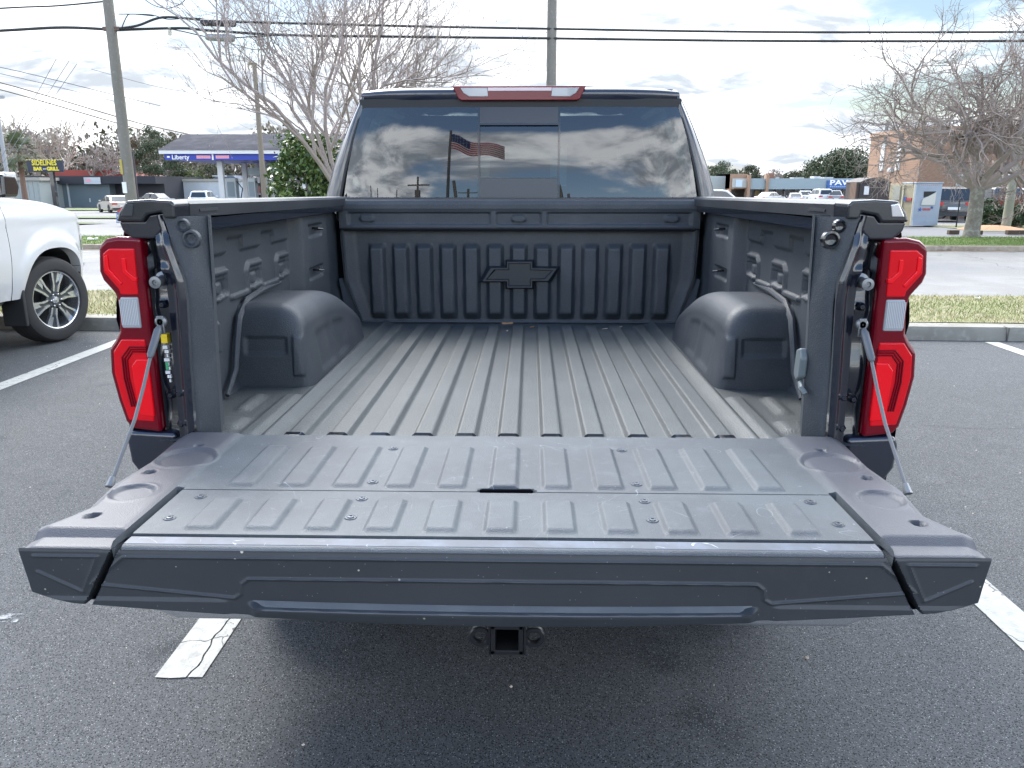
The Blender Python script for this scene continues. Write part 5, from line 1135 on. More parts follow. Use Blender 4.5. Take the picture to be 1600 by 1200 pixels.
# bar sign on a post
Ys = 66.; xs0, xs1 = X_(48, Ys), X_(103, Ys); xm = (xs0 + xs1) / 2; zs0, zs1 = Z_(268.5, Ys, 75), Z_(249, Ys, 75)
SG = thing('bar_sign', 'yellow and navy roadside sign reading SIDELINES BAR and GRILL on a black post', 'sign', (xm, Ys, terr(Ys)))
mb = MB(); mb.b2((xs0, Ys, zs0), (xs1, Ys + .25, zs1)); mb.build('sign_board', mat('navy sign board', (.012, .018, .045), .5), SG, bevel=.03)
YL = mat('bright yellow lettering', (.75, .62, .03), .5)
mb = MB(); mb.b2((X_(80, Ys), Ys + .05, terr(Ys)), (X_(86, Ys), Ys + .35, zs0 + .1)); mb.build('sign_post', GLOSSBLK, SG)
zz = zs1 - (zs1 - zs0) * .30
text_mesh('SIDELINES', .56, (xm, Ys - .02, zz), (R(90), 0, 0), YL, SG, bold=.012, sx=.86)
mb = MB()
for i in range(13): x = xs0 + .08 + (xs1 - xs0 - .16) * i / 12; mb.b2((x - .08, Ys - .012, zs1 - .07), (x + .08, Ys - .002, zs1 - .02)); 0
mb.build('lettering_accent', YL, SG)
text_mesh('BAR', .40, (xm - .62, Ys - .02, zs0 + .24), (R(90), 0, 0), YL, SG, bold=.02); text_mesh('GRILL', .40, (xm + .68, Ys - .02, zs0 + .24), (R(90), 0, 0), YL, SG, bold=.02)
text_mesh('and', .20, (xm - .02, Ys - .02, zs0 + .25), (R(90), 0, 0), WHTX, SG)
# tall narrow sign behind the wooden pole
Yt = 34.; t = thing('price_sign', 'tall narrow white and black price sign right behind the wooden utility pole', 'sign', (X_(210, Yt), Yt, terr(Yt)))
mb = MB(); mb.b2((X_(211, Yt), Yt, terr(Yt)), (X_(214.5, Yt), Yt + .1, Z_(237, Yt))); mb.build('sign_frame', mat('dark maroon frame', (.03, .02, .03), .5), t)
for (c, d, m) in ((238, 261, WW), (264, 277, MATTEBLK), (285, 294, WW), (294, 308, mat('blue panel', (.03, .10, .35), .5))):
    mb = MB(); mb.b2((X_(199, Yt), Yt + .02, Z_(d, Yt)), (X_(210.8, Yt), Yt + .08, Z_(c, Yt))); mb.build('sign_panel', m, t)
mb = MB(); mb.b2((X_(205, Yt), Yt + .005, Z_(248, Yt)), (X_(208, Yt), Yt + .019, Z_(243, Yt))); mb.build('panel_mark', PINK, t)
for c in (266, 271.5):
    mb = MB(); mb.b2((X_(206, Yt), Yt + .005, Z_(c + 4, Yt)), (X_(209, Yt), Yt + .019, Z_(c, Yt))); mb.build('price_digit', WHTX, t)
# small banner sign standing on the ground
Yp = 27.; t = thing('yard_sign', 'small red white and blue banner sign standing by the street left of the tail lamp', 'sign', (X_(187, Yp), Yp, terr(Yp)))
zb2 = Z_(349, Yp); 
mb = MB(); mb.prism([(X_(176, Yp), zb2), (X_(200, Yp), zb2), (X_(199, Yp), Z_(330, Yp)), (X_(189, Yp), Z_(323, Yp)), (X_(178, Yp), Z_(332, Yp))], 'y', Yp, Yp + .06); bn = mb.build('banner', mat('banner blue', (.10, .16, .34), .7), t)
mb = MB(); mb.prism([(X_(178, Yp), Z_(332, Yp)), (X_(199, Yp), Z_(331, Yp)), (X_(189, Yp), Z_(323, Yp))], 'y', Yp - .012, Yp - .002); mb.build('banner_top', mat('banner red', (.5, .05, .06), .7), bn)
mb = MB(); mb.b2((X_(178, Yp), Yp - .012, Z_(339, Yp)), (X_(199, Yp), Yp - .002, Z_(336, Yp))); mb.b2((X_(177, Yp), Yp - .012, Z_(348, Yp)), (X_(199, Yp), Yp - .002, Z_(345, Yp))); mb.build('banner_stripe', WW, bn)
# strip mall
Ym = 125.; zg = terr(Ym)
SM = thing('strip_mall', 'low strip mall with grey fascia, tan pillars and a blue PAWN sign', 'building', (X_(1220, Ym), Ym, zg))
TAN = mat('tan pillars', (.33, .21, .14), .85); GF = mat('pale grey metal fascia', (.26, .32, .34), .6, bump=(('n', 2, .3, .05),)); GL = mat('dark shop glass', (.03, .035, .045), .1)
fz0, fz1 = Z_(295.5, Ym), Z_(279, Ym)
mb = MB(); mb.b2((X_(1165, Ym), Ym - 2, fz0), (X_(1420, Ym), Ym + 1, fz1))
mb.build('fascia', GF, SM)
mb = MB(); mb.b2((X_(1165, Ym), Ym + 1, zg), (X_(1420, Ym), Ym + 15, fz1 - .1)); mb.build('wall', mat('mall wall', (.20, .18, .16), .8), SM)
mb = MB(); mb.b2((X_(1095, Ym), Ym + 1.5, zg), (X_(1136, Ym), Ym + 15, Z_(275, Ym))); mb.build('end_wall', mat('pale block wall', (.42, .44, .41), .8), SM)
mb = MB(); mb.b2((X_(1136, Ym), Ym - 1.5, Z_(295, Ym)), (X_(1163, Ym), Ym + 8, Z_(272, Ym))); mb.b2((X_(1136, Ym), Ym - 1.4, zg), (X_(1138.5, Ym), Ym + 8, Z_(272, Ym))); mb.build('tan_parapet', TAN, SM)
mb = MB(); mb.b2((X_(1139, Ym), Ym - 1.8, Z_(293, Ym)), (X_(1162, Ym), Ym - 1.51, Z_(279, Ym))); sq = mb.build('shop_sign', mat('beige sign board', (.42, .42, .38), .7), SM)
mb = MB(); mb.b2((X_(1144, Ym), Ym - 1.9, Z_(292, Ym)), (X_(1154, Ym), Ym - 1.81, Z_(281, Ym))); mb.build('sign_panel', mat('pale blue print', (.50, .60, .66), .6), sq)
for a, b in ((1161, 1165.5), (1189, 1193.5)):
    mb = MB(); mb.b2((X_(a, Ym), Ym - 2.4, zg), (X_(b, Ym), Ym - 1.0, Z_(274, Ym))); mb.build('pillar', TAN, SM)
mb = MB(); mb.b2((X_(1182, Ym), Ym + .9, zg), (X_(1189, Ym), Ym + .99, fz0)); mb.build('tan_panel', mat('ochre wall panel', (.36, .27, .13), .8), SM)
for i, a in enumerate((1138, 1146, 1167, 1172, 1176.5, 1194, 1203, 1216, 1229.5, 1246, 1260.5, 1276, 1287, 1299, 1310.5, 1322)):
    mb = MB(); mb.b2((X_(a, Ym), Ym + .90, zg + .35), (X_(a + (8 if i > 4 else 4), Ym), Ym + .985, fz0 - .02)); w0 = mb.build('window', GL, SM)
    mb = MB(); mb.b2((X_(a - 1.4, Ym), Ym + .80, zg), (X_(a, Ym), Ym + .98, fz0)); mb.build('mullion', mat('pale mullion', (.38, .37, .36), .6) if i == 0 else bpy.data.materials['pale mullion'], w0)
mb = MB(); mb.b2((X_(1283, Ym), Ym - 2.3, Z_(294.5, Ym)), (X_(1345, Ym), Ym - 2.01, Z_(282, Ym))); ps = mb.build('pawn_sign', mat('blue sign board', (.03, .11, .33), .5), SM)
text_mesh('PAWN', 1.05, (X_(1310, Ym), Ym - 2.35, Z_(285.8, Ym)), (R(90), 0, 0), WHTX, ps, bold=.03, sx=1.5, extr=.02)
mb = MB()
for a in range(1287, 1340, 3): mb.b2((X_(a, Ym), Ym - 2.36, Z_(292.6, Ym)), (X_(a + 2, Ym), Ym - 2.31, Z_(290.8, Ym)))
mb.build('small_lettering', mat('pale blue lettering', (.3, .42, .6), .6), ps)
for a, b, c in ((1211, 1220, 270), (1251, 1268, 277), (1284, 1294, 275), (1300, 1315, 276.5), (1222, 1228, 276.5)):
    mb = MB(); mb.b2((X_(a, Ym), Ym + 4, fz1 - .2), (X_(b, Ym), Ym + 6, Z_(c, Ym))); mb.build('roof_unit', mat('brick chimney', (.20, .11, .08), .8) if c == 270 else WW, SM)
# brick building
Yk = 44.; zk = terr(Yk)
BR = mat('orange brown brick', (.34, .20, .125), .9, var=((1.2, (.30, .175, .11), .4, .7), (.25, (.38, .235, .15), .4, .7, 4.)), bump=(('n', 8, .2, .02),))
nt_ = BR.node_tree; bt = nt_.nodes.new('ShaderNodeTexBrick'); bt.inputs['Scale'].default_value = 4.2; bt.inputs['Color1'].default_value = (.27, .165, .108, 1); bt.inputs['Color2'].default_value = (.22, .132, .086, 1); bt.inputs['Mortar'].default_value = (.27, .20, .145, 1); bt.inputs['Mortar Size'].default_value = .012
tcb = nt_.nodes.new('ShaderNodeTexCoord'); mpb = nt_.nodes.new('ShaderNodeMapping'); mpb.inputs['Rotation'].default_value = (R(90), 0, 0); nt_.links.new(tcb.outputs['Object'], mpb.inputs[0]); nt_.links.new(mpb.outputs[0], bt.inputs['Vector']); nt_.links.new(bt.outputs[0], nt_.nodes['Principled BSDF'].inputs['Base Color'])
BB = thing('brick_building', 'two storey orange brown brick building with tall narrow windows at right', 'building', (X_(1430, Yk), Yk, zk))
xl = X_(1352, Yk + 7); xc = X_(1431, Yk); zr = Z_(203, Yk, 1430)
mb = MB(); mb.prism([(xl, Yk + 7), (xc, Yk), (xc + 26, Yk + 4), (xc + 26, Yk + 24), (xl + 11, Yk + 24)], 'z', zk - .1, zr); mb.build('wall', BR, BB)
mb = MB(); mb.prism([(xl - .1, Yk + 7), (xc, Yk - .12), (xc + 26.1, Yk + 3.9), (xc + 26.1, Yk + 24.1), (xl + 11, Yk + 24.1)], 'z', zr, zr + .22); mb.build('coping', TAN, BB)
dv = Vector((xc - xl, -7, 0)); dn = Vector((-dv.y, dv.x, 0)).normalized(); ang = math.atan2(dv.y, dv.x)
for px, t0 in ((1378, .30), (1405, .62)):
    c = Vector((xl, Yk + 7, 0)) + dv * t0; mb = MB(); mb.box((c.x, c.y, (zr + Z_(258, Yk)) / 2 - .35), (.52, .12, zr - Z_(258, Yk) - .2), rz=ang); wf = mb.build('window', mat('pale window frame', (.55, .55, .54), .6) if px == 1378 else bpy.data.materials['pale window frame'], BB)
    for k in range(5):
        z = Z_(258, Yk) + .1 + k * .52; mb = MB(); mb.box((c.x - .0, c.y - .08, z + .2), (.36, .06, .44), rz=ang); mb.build('pane', GL, wf)
c = Vector((xl, Yk + 7, 0)) + dv * .48; mb = MB(); mb.box((c.x, c.y - .2, Z_(264, Yk)), (.5, .35, .25), rz=ang); mb.build('wall_light', WW, BB, bevel=.03)
a2 = math.atan2(4, 26)
for px in (1492, 1545):
    x = X_(px, Yk + 1.2); yq = Yk + (x - xc) * 4 / 26; mb = MB(); mb.box((x, yq - .02, Z_(294, Yk)), (.9, .1, 1.5), rz=a2); wf = mb.build('window', bpy.data.materials['pale window frame'], BB); mb = MB(); mb.box((x, yq - .08, Z_(294, Yk)), (.72, .04, 1.3), rz=a2); mb.build('pane', mat('dull window glass', (.22, .26, .24), .2), wf)
# brown bin shed and donation bins
def tloc(px, Yd): return (X_(px, Yd), Yd, terr(Yd) + .05)
Y1 = 27.5; x0, x1, xm_ = X_(1321, Y1 + 1.3), X_(1390, Y1), X_(1338, Y1)
BN = thing('storage_bin', 'dark brown plastic storage bin with a curved lid above the right bed rail', 'bin', (xm_, Y1, terr(Y1) + .05)); zb0 = terr(Y1) + .05; zt0 = Z_(284.5, Y1)
BRN = mat('dark brown plastic', (.050, .038, .036), .6, bump=(('n', 20, .2, .01),)); BRL = mat('brown slatted side', (.16, .105, .075), .7)
mb = MB(); mb.prism([(x0, Y1 + .9), (xm_, Y1), (x1, Y1), (x1, Y1 + 1.3), (x0, Y1 + 1.3)], 'z', zb0, zt0); mb.build('body', BRN, BN)
dv = Vector((xm_ - x0, -.9, 0)); a_ = math.atan2(dv.y, dv.x)
mb = MB(); c = Vector((x0, Y1 + .9, 0)) + dv * .5; mb.box((c.x - .012, c.y - .012, (zb0 + zt0) / 2), (dv.length * .96, .02, (zt0 - zb0) * .96), rz=a_)
for k in range(5): c = Vector((x0, Y1 + .9, 0)) + dv * (.1 + .2 * k); mb.box((c.x - .02, c.y - .02, (zb0 + zt0) / 2), (.03, .03, (zt0 - zb0) * .95), rz=a_)
mb.build('side_panel', BRL, BN)
mb = MB(); xs_ = np.linspace(x0 - .03, x1 + .03, 9); mid = (x0 + x1) / 2; hw = (x1 - x0) / 2
mb.prism([(x, zt0 + .16 * (1 - ((x - mid) / hw * .97) ** 2)) for x in xs_] + [(x1 + .03, zt0 - .02), (x0 - .03, zt0 - .02)], 'y', Y1 - .03, Y1 + 1.33); mb.build('lid', BRN, BN)
mb = MB(); mb.b2((X_(1342, Y1), Y1 - .04, zb0 + .3), (X_(1364, Y1), Y1 - .002, zt0 - .05)); mb.build('hatch', mat('bin hatch', (.035, .03, .032), .5), BN, bevel=.02)
mb = MB(); mb.b2((X_(1349, Y1), Y1 - .06, Z_(304, Y1)), (X_(1356.5, Y1), Y1 - .042, Z_(291, Y1))); mb.build('notice', WHT, BN)
DBLUE = mat('pale blue white metal', (.34, .40, .47), .55, var=((2, (.29, .35, .42), .4, .7),)); CREAM = mat('cream rusted metal', (.42, .37, .24), .6, var=((1.1, (.38, .21, .07), .52, .72), (3, (.35, .31, .20), .45, .7, 4.)))
RED_ = mat('red print', (.5, .08, .08), .6); BLU_ = mat('navy print', (.06, .10, .32), .6)
Y2 = 28.2; zb0 = terr(Y2) + .05; zt0 = Z_(286.5, Y2)
DB = thing('donation_bin', 'white blue metal donation bin with an open hatch and star print', 'donation bin', (X_(1450, Y2), Y2, zb0)); xa, xb = X_(1431, Y2), X_(1471.5, Y2)
mb = MB(); mb.b2((xa, Y2, zb0 + .04), (xb, Y2 + 1.1, zt0)); mb.b2((xa - .03, Y2 - .03, zt0), (xb + .03, Y2 + 1.13, zt0 + .04)); mb.build('body', DBLUE, DB, bevel=.01)
mb = MB(); mb.prism([(X_(1443.5, Y2), Z_(299, Y2)), (X_(1462.5, Y2), Z_(299, Y2)), (X_(1461, Y2), Z_(303, Y2)), (X_(1444, Y2), Z_(308.5, Y2))], 'y', Y2 - .01, Y2 - .002); mb.build('opening', MATTEBLK, DB)
mb = MB(); mb.prism([(X_(1462.5, Y2), Z_(300, Y2)), (X_(1462, Y2), Z_(320, Y2)), (X_(1441, Y2), Z_(320, Y2)), (X_(1442.5, Y2), Z_(311, Y2))], 'y', Y2 - .05, Y2 - .002); mb.build('hatch_flap', mat('cream hatch', (.60, .60, .54), .6), DB)
mb = MB(); pts = []
def star(cx, cz, r):
    return [(cx + (r if i % 2 == 0 else r * .42) * math.sin(i * math.pi / 5), cz + (r if i % 2 == 0 else r * .42) * math.cos(i * math.pi / 5)) for i in range(10)]
mb.prism(star(X_(1441, Y2), Z_(327, Y2), .09), 'y', Y2 - .012, Y2 - .002); mb.prism(star(X_(1459, Y2), Z_(324, Y2), .07), 'y', Y2 - .012, Y2 - .002); mb.build('star_print', BLU_, DB)
mb = MB()
for i in range(6): xx = X_(1445 + i * 2.1, Y2); mb.b2((xx, Y2 - .013, Z_(328.5, Y2)), (xx + .03, Y2 - .002, Z_(325, Y2)))
mb.build('red_print', RED_, DB)
mb = MB()
for i in range(6): xx = X_(1441 + i * 2.5, Y2); mb.b2((xx, Y2 - .012, Z_(335.6, Y2)), (xx + .035, Y2 - .002, Z_(334.6, Y2)))
for i in range(10): xx = X_(1436 + i * 3.1, Y2); mb.b2((xx, Y2 - .012, Z_(290, Y2)), (xx + .045, Y2 - .002, Z_(288.3, Y2)))
mb.build('small_print', mat('pale pink print', (.52, .42, .45), .6), DB)
mb = MB(); mb.b2((xa, Y2 - .05, zb0 + .03), (xb - .15, Y2 - .002, zb0 + .22)); mb.build('base_lip', DBLUE, DB)
Y3 = 28.3; DC = thing('donation_bin', 'cream donation bin with rust stains left of the white blue bin', 'donation bin', (X_(1408, Y3), Y3, zb0)); xa2, xc2, xb2 = X_(1386, Y3 + 1.4), X_(1411, Y3 + .5), X_(1430.3, Y3)
mb = MB(); mb.prism([(xa2, Y3 + 1.25), (xb2, Y3), (xb2, Y3 + 1.2), (xa2 + .3, Y3 + 2.2)], 'z', zb0 + .02, Z_(287.5, Y3)); mb.build('body', CREAM, DC, bevel=.01)
dv = Vector((xb2 - xa2, -1.25, 0)); a_ = math.atan2(dv.y, dv.x)
def onf(t, z, w_, h, d, nm, m): c = Vector((xa2, Y3 + 1.25, 0)) + dv * t; mb = MB(); mb.box((c.x - .01, c.y - .02, z), (w_, d, h), rz=a_); return mb.build(nm, m, DC)
onf(.32, Z_(302, Y3), .34, .50, .05, 'hatch', mat('dull hatch', (.36, .36, .30), .6)); onf(.56, (zb0 + zt0) / 2, .05, 1.5, .05, 'corner_strip', mat('pale strip', (.62, .58, .42), .6)); onf(.97, (zb0 + zt0) / 2, .05, 1.5, .05, 'corner_strip', bpy.data.materials['pale strip'])
c = Vector((xa2, Y3 + 1.25, 0)) + dv * .66; mb = MB(); mb.box((c.x - .02, c.y - .04, Z_(311, Y3)), (.12, .03, .14), rz=a_); mb.build('star_print', BLU_, DC); onf(.80, Z_(311.5, Y3), .25, .09, .05, 'red_print', RED_)
# bushes, kerb timbers and dirt at right
BUSHM = [mat('hedge leaf dark', (.020, .042, .015), .6), mat('hedge leaf', (.045, .080, .028), .6)]
for i, (px, top, w_, Yd, lab) in enumerate(((1545, 311, 34, 27.5, 'clipped dark bush just right of the lichen-barked tree'), (1560, 322, 30, 26.9, 'lower clipped bush in front, against the greenish pole'), (1604, 318, 34, 26.8, 'green bush at the right edge beyond the greenish pole'))):
    H = Z_(top, Yd) - terr(Yd); leafy('clipped_bush', lab, gnd(px, Yd), H, w_ / FPX * 29 * 1.25, BUSHM, 60 + i, n=5000, ls=.045, trunk=.03, clumps=44, cat='bush', base=.12)
bare_tree('bare_shrub', 'reddish brown bare shrub behind the greenish pole', gnd(1592, 29), 1.9, .04, 4, .6, (4, 4, 3), 77, mat('reddish stems', (.20, .11, .08), .8), trunk_h=.08, first=6, minr=.012, cat='bush')
TB = mat('dark timber', (.075, .055, .04), .9, bump=(('n', 20, .5, .01),))
for i, (a, b, Yd, lab) in enumerate(((1490, 1506, 22.6, 'short dark timber left of the tree trunk'), (1530, 1543, 22.4, 'short dark timber right of the tree trunk'), (1582, 1625, 22.6, 'long dark timber at the right edge'))):
    mb = MB(); mb.box(((X_(a, Yd) + X_(b, Yd)) / 2, Yd, .13), (X_(b, Yd) - X_(a, Yd), .18, .13), rz=.03 * (i - 1)); tag(mb.build('landscape_timber', TB, None, bevel=.02, org=((X_(a, Yd) + X_(b, Yd)) / 2, Yd, .07)), lab, 'timber')
mb = MB(); p = at(1565, 357, 25.0); mb.grid(np.linspace(0, 1, 10), np.linspace(0, 2 * np.pi, 25), lambda u, v: (p.x + u * 1.1 * np.cos(v), 25.6 + u * .8 * np.sin(v), .06 + .14 * (1 - u ** 2))); o = mb.build('bare_soil', mat('orange soil', (.36, .20, .11), .95, bump=(('n', 9, .6, .04),)), None); o['kind'] = 'structure'
sheet('planting_bed', 14.8, 22, 24.3, 29.5, .07, mat('grassy dirt', (.17, .15, .08), .9, var=((1.2, (.12, .14, .04), .4, .7),), bump=(('n', 12, .5, .04),)), 4, 4, slope=True)
sheet('driveway_kerb', X_(1540, 23.6), 25, 23.5, 23.75, .11, KERBM)
mb = MB(); p = at(1470, 340, 27.8); mb.tube([(p.x + .18, 27.0, 0), (p.x + .18, 27.0, 1.05)], .025, 8); tag(mb.build('thin_post', MATTEBLK, None, org=(p.x + .18, 27.0, 0)), 'thin black post at the right corner of the white blue bin', 'post')

# ================================================================ cars
def car(name, label, loc, rz, L, W, H, col, kind='sedan', wheels=True, cat='car', lamp=True, group=None, gls=(.02, .025, .03)):
    """+x is forward in the car's own frame"""
    th = thing(name, label, cat, (0, 0, 0), group, local=True)
    pm = col if not isinstance(col, tuple) else mat('car paint ' + name, col, .3, coat=.8); gm = mat('car glass ' + name, gls, .08, coat=.5)
    bh = H * .60; gc = .19
    if kind == 'sedan': body = [(-.5, .30), (-.5, .52), (-.485, .62), (-.33, .655), (.20, .62), (.40, .56), (.49, .46), (.5, .30)]; cab = [(-.36, .64), (-.22, .965), (-.05, 1.0), (.06, .97), (.24, .62)]
    elif kind == 'suv': body = [(-.5, .28), (-.5, .48), (-.49, .60), (-.47, .63), (.22, .60), (.42, .55), (.49, .45), (.5, .28)]; cab = [(-.475, .62), (-.43, .95), (-.30, 1.0), (.02, .985), (.10, .94), (.25, .60)]
    else: body = [(-.5, .30), (-.5, .60), (-.02, .60), (.30, .60), (.46, .56), (.5, .45), (.5, .28)]; cab = [(-.06, .60), (-.04, .97), (.02, 1.0), (.12, .98), (.27, .60)]
    def prof(pts, wfun, nm, m, sec=(-1, -.96, -.8, 0, .8, .96, 1)):
        mb = MB(); n = len(pts); rows = []
        for s_ in sec:
            k = abs(s_); rows.append([(x * L * (1 - .02 * (k > .9)), s_ * W / 2 * wfun(z), z * H - (.03 * H if k > .97 else 0) * (z > .5)) for x, z in pts])
        V = [p for r_ in rows for p in r_]; F = []
        for i in range(len(sec) - 1):
            for j in range(n): a, b = i * n + j, i * n + (j + 1) % n; F.append((a, b, b + n, a + n))
        F += [list(range(n))[::-1], [(len(sec) - 1) * n + j for j in range(n)]]; mb.add(V, F); return mb.build(nm, m, th, bevel=.03, seg=2)
    prof([(x, z) for x, z in [(-.48, gc), (.48, gc)][::-1]] + body if False else body + [(.46, gc), (-.46, gc)], lambda z: 1 - .05 * max(0, (z - .45) * 2), 'body', pm)
    wf = lambda z: .90 - .42 * max(0, z - .62)
    prof(cab, wf, 'roof', pm, (-1, -.9, 0, .9, 1))
    # glass: side bands and front/rear screens proud of the cabin
    cx_ = sum(p[0] for p in cab) / len(cab); 
    for s_ in (-1, 1):
        mb = MB(); q = [((x - cx_) * .86 + cx_, (z - .80) * .72 + .795) for x, z in cab]
        mb.add([(x * L, s_ * (W / 2 * wf(z) + .006), z * H) for x, z in q], [list(range(len(q)))]); sw = mb.build('side_window', gm, th, smooth=0)
        xm2 = (cx_ - .02) * L; mb = MB(); mb.b2((xm2 - .04, s_ * (W / 2 * .86), .66 * H), (xm2 + .04, s_ * (W / 2 * wf(.66) + .012), .93 * H)) if kind != 'pickup' else mb.b2((xm2 - .02, s_ * .8, .66 * H), (xm2 + .02, s_ * .81, .8 * H)); mb.build('door_pillar', pm, sw)
        mb = MB(); xf = cab[-1][0] * L - .35; mb.box((xf, s_ * (W / 2 + .08), .68 * H), (.12, .18, .12)); mb.build('door_mirror', pm, th, bevel=.02)
        if lamp:
            mb = MB(); mb.box((-.496 * L, s_ * W * .36, .53 * H), (.06, W * .24, .09 * H)); mb.build('tail_light', mat('small red lamp', (.45, .02, .02), .3, coat=.6) if 'small red lamp' not in bpy.data.materials else bpy.data.materials['small red lamp'], th)
            mb = MB(); mb.box((.47 * L, s_ * W * .38, .50 * H), (.12, W * .16, .09 * H)); mb.build('headlight', CLEARL, th)
    for (a, b, nm, e) in ((0, 1, 'rear_screen', -1), (len(cab) - 1, len(cab) - 2, 'windscreen', 1)):
        (xa_, za_), (xb_, zb_) = cab[a], cab[b]; mb = MB(); V = []
        for t, yy in ((.08, -.82), (.08, .82), (.9, .78), (.9, -.78)): x = xa_ + (xb_ - xa_) * t; z = za_ + (zb_ - za_) * t; V.append((x * L + e * .012, yy * W / 2 * wf(z), z * H + .008))
        mb.add(V, [(0, 1, 2, 3)]); mb.build(nm, gm, th, smooth=0)
    mb = MB(); mb.box((-.503 * L, 0, .40 * H), (.02, .5, .12)); mb.build('number_plate', WHT, th)
    mb = MB(); mb.box((-.497 * L, 0, .24 * H), (.08, W * .86, .10 * H)); mb.build('rear_bumper', PLAST, th)
    if wheels:
        rw_ = .33 if kind == 'sedan' else .37
        for ix, x in enumerate((-.31 * L, .31 * L)):
            for s_ in (-1, 1):
                t = bpy.data.objects.new('wheel', None); link(t, th)
                mb = MB(); mb.lathe([(rw_ * .6, -.11), (rw_ * .95, -.11), (rw_, -.07), (rw_, .07), (rw_ * .95, .11), (rw_ * .6, .11)], c=(x, s_ * (W / 2 - .09), rw_), ax='y', n=24); o = mb.build('tyre', RUBBER, th); o.parent = t
                mb = MB(); mb.lathe([(.001, .10 * s_), (rw_ * .55, .085 * s_), (rw_ * .62, .10 * s_)], c=(x, s_ * (W / 2 - .09), rw_), ax='y', n=20); o = mb.build('rim', RIM, th); o.parent = t
                mb = MB(); mb.lathe([(rw_ * 1.16, .125 * s_), (.001, .12 * s_)], c=(x, s_ * (W / 2 - .115), rw_ + .02), ax='y', n=24); mb.build('wheel_well', MATTEBLK, th)
    th.location = loc; th.rotation_euler = (0, 0, rz); return th
def cl(px, Yd): return (X_(px, Yd), Yd, terr(Yd) + .03)
car('sedan', 'pale gold sedan seen from behind in the lot left of the wooden pole', cl(178, 66), R(132), 4.7, 1.85, 1.45, (.50, .44, .36), 'sedan', cat='car')
car('parked_pickup', 'white pickup far off in front of the long white building', cl(318, 78), R(100), 5.2, 1.95, 1.75, (.62, .63, .64), 'suv', cat='pickup truck')
car('parked_car', 'dark hatchback just right of the wooden pole, roof over the rail', cl(238, 80), R(160), 4.3, 1.8, 1.5, (.05, .05, .055), 'sedan')
car('parked_car', 'small white car between the fuel pumps and the bush', cl(408, 60), R(95), 4.2, 1.8, 1.6, (.6, .6, .6), 'suv')
car('parked_suv', 'white suv close beside the right edge of the cab', cl(1124, 58), R(0), 4.9, 1.95, 1.85, (.66, .67, .68), 'suv', cat='suv')
car('parked_car', 'white sedan leftmost in the row before the strip mall', cl(1204, 100), R(40), 4.6, 1.8, 1.45, (.6, .6, .6), 'sedan', group='cars parked before the strip mall')
car('parked_car', 'pale silver sedan second in the row before the strip mall', cl(1243, 100), R(75), 4.6, 1.8, 1.35, (.40, .42, .45), 'sedan', group='cars parked before the strip mall')
car('parked_car', 'white hatchback between the silver sedan and the white suv in the row', cl(1258, 103), R(75), 4.4, 1.8, 1.6, (.62, .62, .62), 'sedan', group='cars parked before the strip mall')
car('parked_suv', 'white suv under the pawn sign', cl(1281, 98), R(90), 4.8, 1.95, 1.85, (.62, .62, .63), 'suv', cat='suv')
car('parked_car', 'grey sedan next to the brown bin, under the pawn sign', cl(1302, 97), R(80), 4.6, 1.85, 1.7, (.20, .20, .215), 'sedan', group='cars parked before the strip mall')
car('parked_suv', 'black suv with red lamps between the donation bin and the tree', (X_(1496, 36.), 37.2, terr(36) + .03), R(75), 4.6, 1.9, 1.62, (.018, .02, .026), 'suv', cat='suv')
car('parked_suv', 'dark suv behind the clipped bushes right of the tree', (X_(1556, 38.), 39.5, terr(38) + .03), R(100), 4.6, 1.9, 1.68, (.04, .045, .055), 'suv', cat='suv')
car('parked_suv', 'dark blue suv at the right edge behind the shrub', (X_(1602, 40.), 41, terr(38) + .03), R(95), 4.6, 1.9, 1.6, (.03, .045, .10), 'suv', cat='suv')
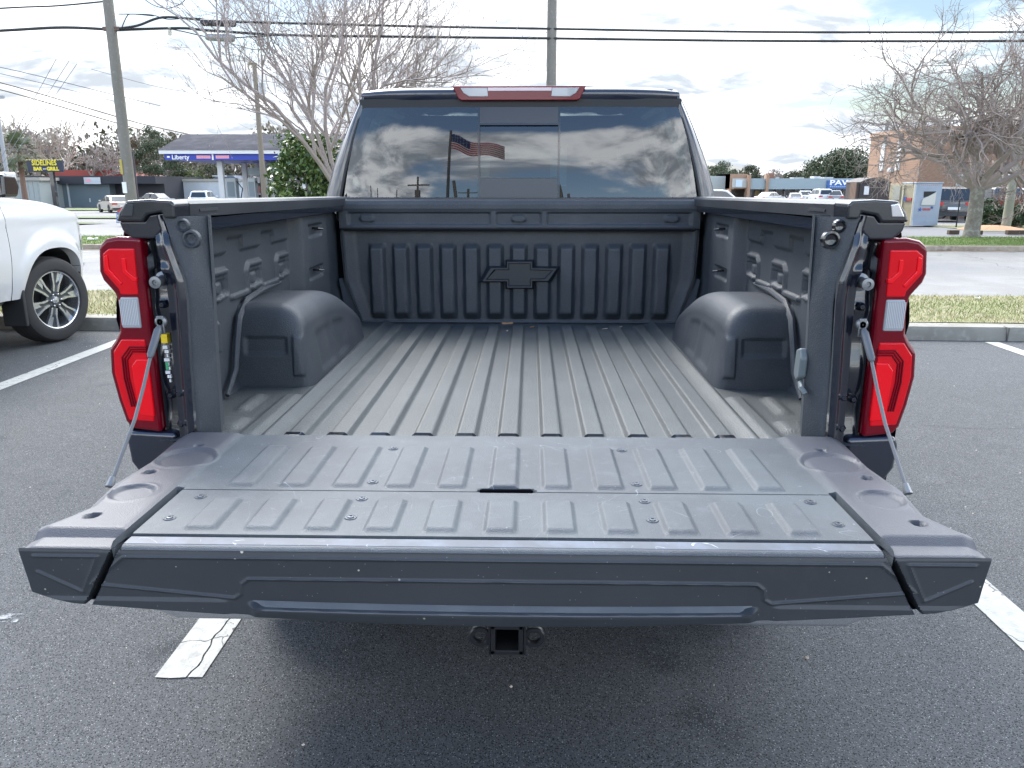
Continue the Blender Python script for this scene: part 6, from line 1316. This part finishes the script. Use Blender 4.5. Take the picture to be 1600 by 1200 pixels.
# ================================================================ behind the camera: what the rear window mirrors
def upole(x, y, H, lab, arm=True, r=.15):
    th = thing('utility_pole', lab, 'utility pole', (x, y, 0)); mb = MB(); mb.tube([(x, y, 0), (x, y, H)], [r, r * .7], 10); mb.build('pole_shaft', WOODP, th)
    if arm: mb = MB(); mb.b2((x - 1.2, y - .06, H - .9), (x + 1.2, y + .06, H - .78)); mb.b2((x - .25, y - .3, H - 2.2), (x + .25, y + .3, H - 1.4)); mb.build('cross_arm', WOODP, th)
    return th
upole(-6.6, -24, 8.55, 'tall utility pole with cross arm mirrored in the left of the rear window')
for (x, y, H, ln, lab) in ((-3.0, -20, 7.1, .35, 'leaning pole beside the flagpole mirrored low in the rear window'), (-15.3, -26, 8.4, .5, 'left pole of a leaning pair mirrored at the lower left of the rear window'), (-13.7, -26, 8.05, .4, 'right pole of a leaning pair mirrored at the lower left of the rear window'), (-11.3, -30, 8.6, -.4, 'thin leaning pole mirrored between the leaning pair and the tall pole'), (-3.5, -34, 9.5, 0, 'small far pole mirrored right of the flagpole'), (1.1, -20, 6.75, .3, 'leaning pole mirrored in the left corner of the right pane'), (2.1, -30, 8.0, 0, 'small pole mirrored low in the right pane')):
    th = thing('utility_pole', lab, 'utility pole', (x, y, 0)); mb = MB(); mb.tube([(x + ln * 2, y, 0), (x, y, H)], [.13, .09], 8); mb.build('pole_shaft', WOODP, th)
    if ln == 0: mb = MB(); mb.b2((x - .8, y - .05, H - .6), (x + .8, y + .05, H - .5)); mb.build('cross_arm', WOODP, th)
FP = thing('flagpole', 'tall flagpole mirrored in the left pane of the rear window', 'flagpole', (-4.5, -28, 0))
mb = MB(); mb.tube([(-4.5, -28, 0), (-4.36, -28, 15.3)], [.17, .10], 10); mb.build('pole_shaft', mat('dark flagpole', (.10, .10, .10), .5), FP)
nx_ = 26; mb = MB(); us = np.linspace(0, 1, nx_ + 1); vs_ = np.linspace(0, 1, 14)
mb.grid(us, vs_, lambda u, v: (-4.3 + 3.2 * u, -28 + .28 * np.sin(u * 9 + v) * (u + .2), 14.9 - 1.9 * u * (1 + .15 * np.sin(u * 5)) - (1.9 - .4 * u) * v + .10 * np.sin(u * 11)))
mb.mi = [0 if (i < nx_ * .40 and j < 7) else (1 if j % 2 == 0 else 2) for i in range(nx_) for j in range(13)]
fl = mb.build('flag', [mat('flag blue', (.02, .04, .14), .8), mat('flag red', (.38, .03, .05), .8), mat('flag white', (.6, .6, .6), .8)], None, recalc=False, org=(-4.3, -28, 13.5)); tag(fl, 'United States flag flying from the pole mirrored in the rear window', 'flag')
mb = MB()
for r_ in range(5):
    for c_ in range(6):
        u, v = .03 + .065 * c_, .05 + .10 * r_; x = -4.3 + 3.2 * u; z = 14.9 - 1.9 * u * (1 + .15 * math.sin(u * 5)) - (1.9 - .4 * u) * v + .10 * math.sin(u * 11); y = -28 + .28 * math.sin(u * 9 + v) * (u + .2)
        mb.prism(star(x, z, .055), 'y', y + .01, y + .03)
o = mb.build('flag_stars', bpy.data.materials['flag white'], None, recalc=False, org=(-4.3, -28, 13.5)); o.parent = fl; o.location = (0, 0, 0)
wood('wood_behind', 'dark low tree line behind the photographer, mirrored in the window corner', -60, -17, -42, -30, lambda x: 8.0 + 1.5 * np.sin(x * .4), 6000, 19, FAR2, .7)
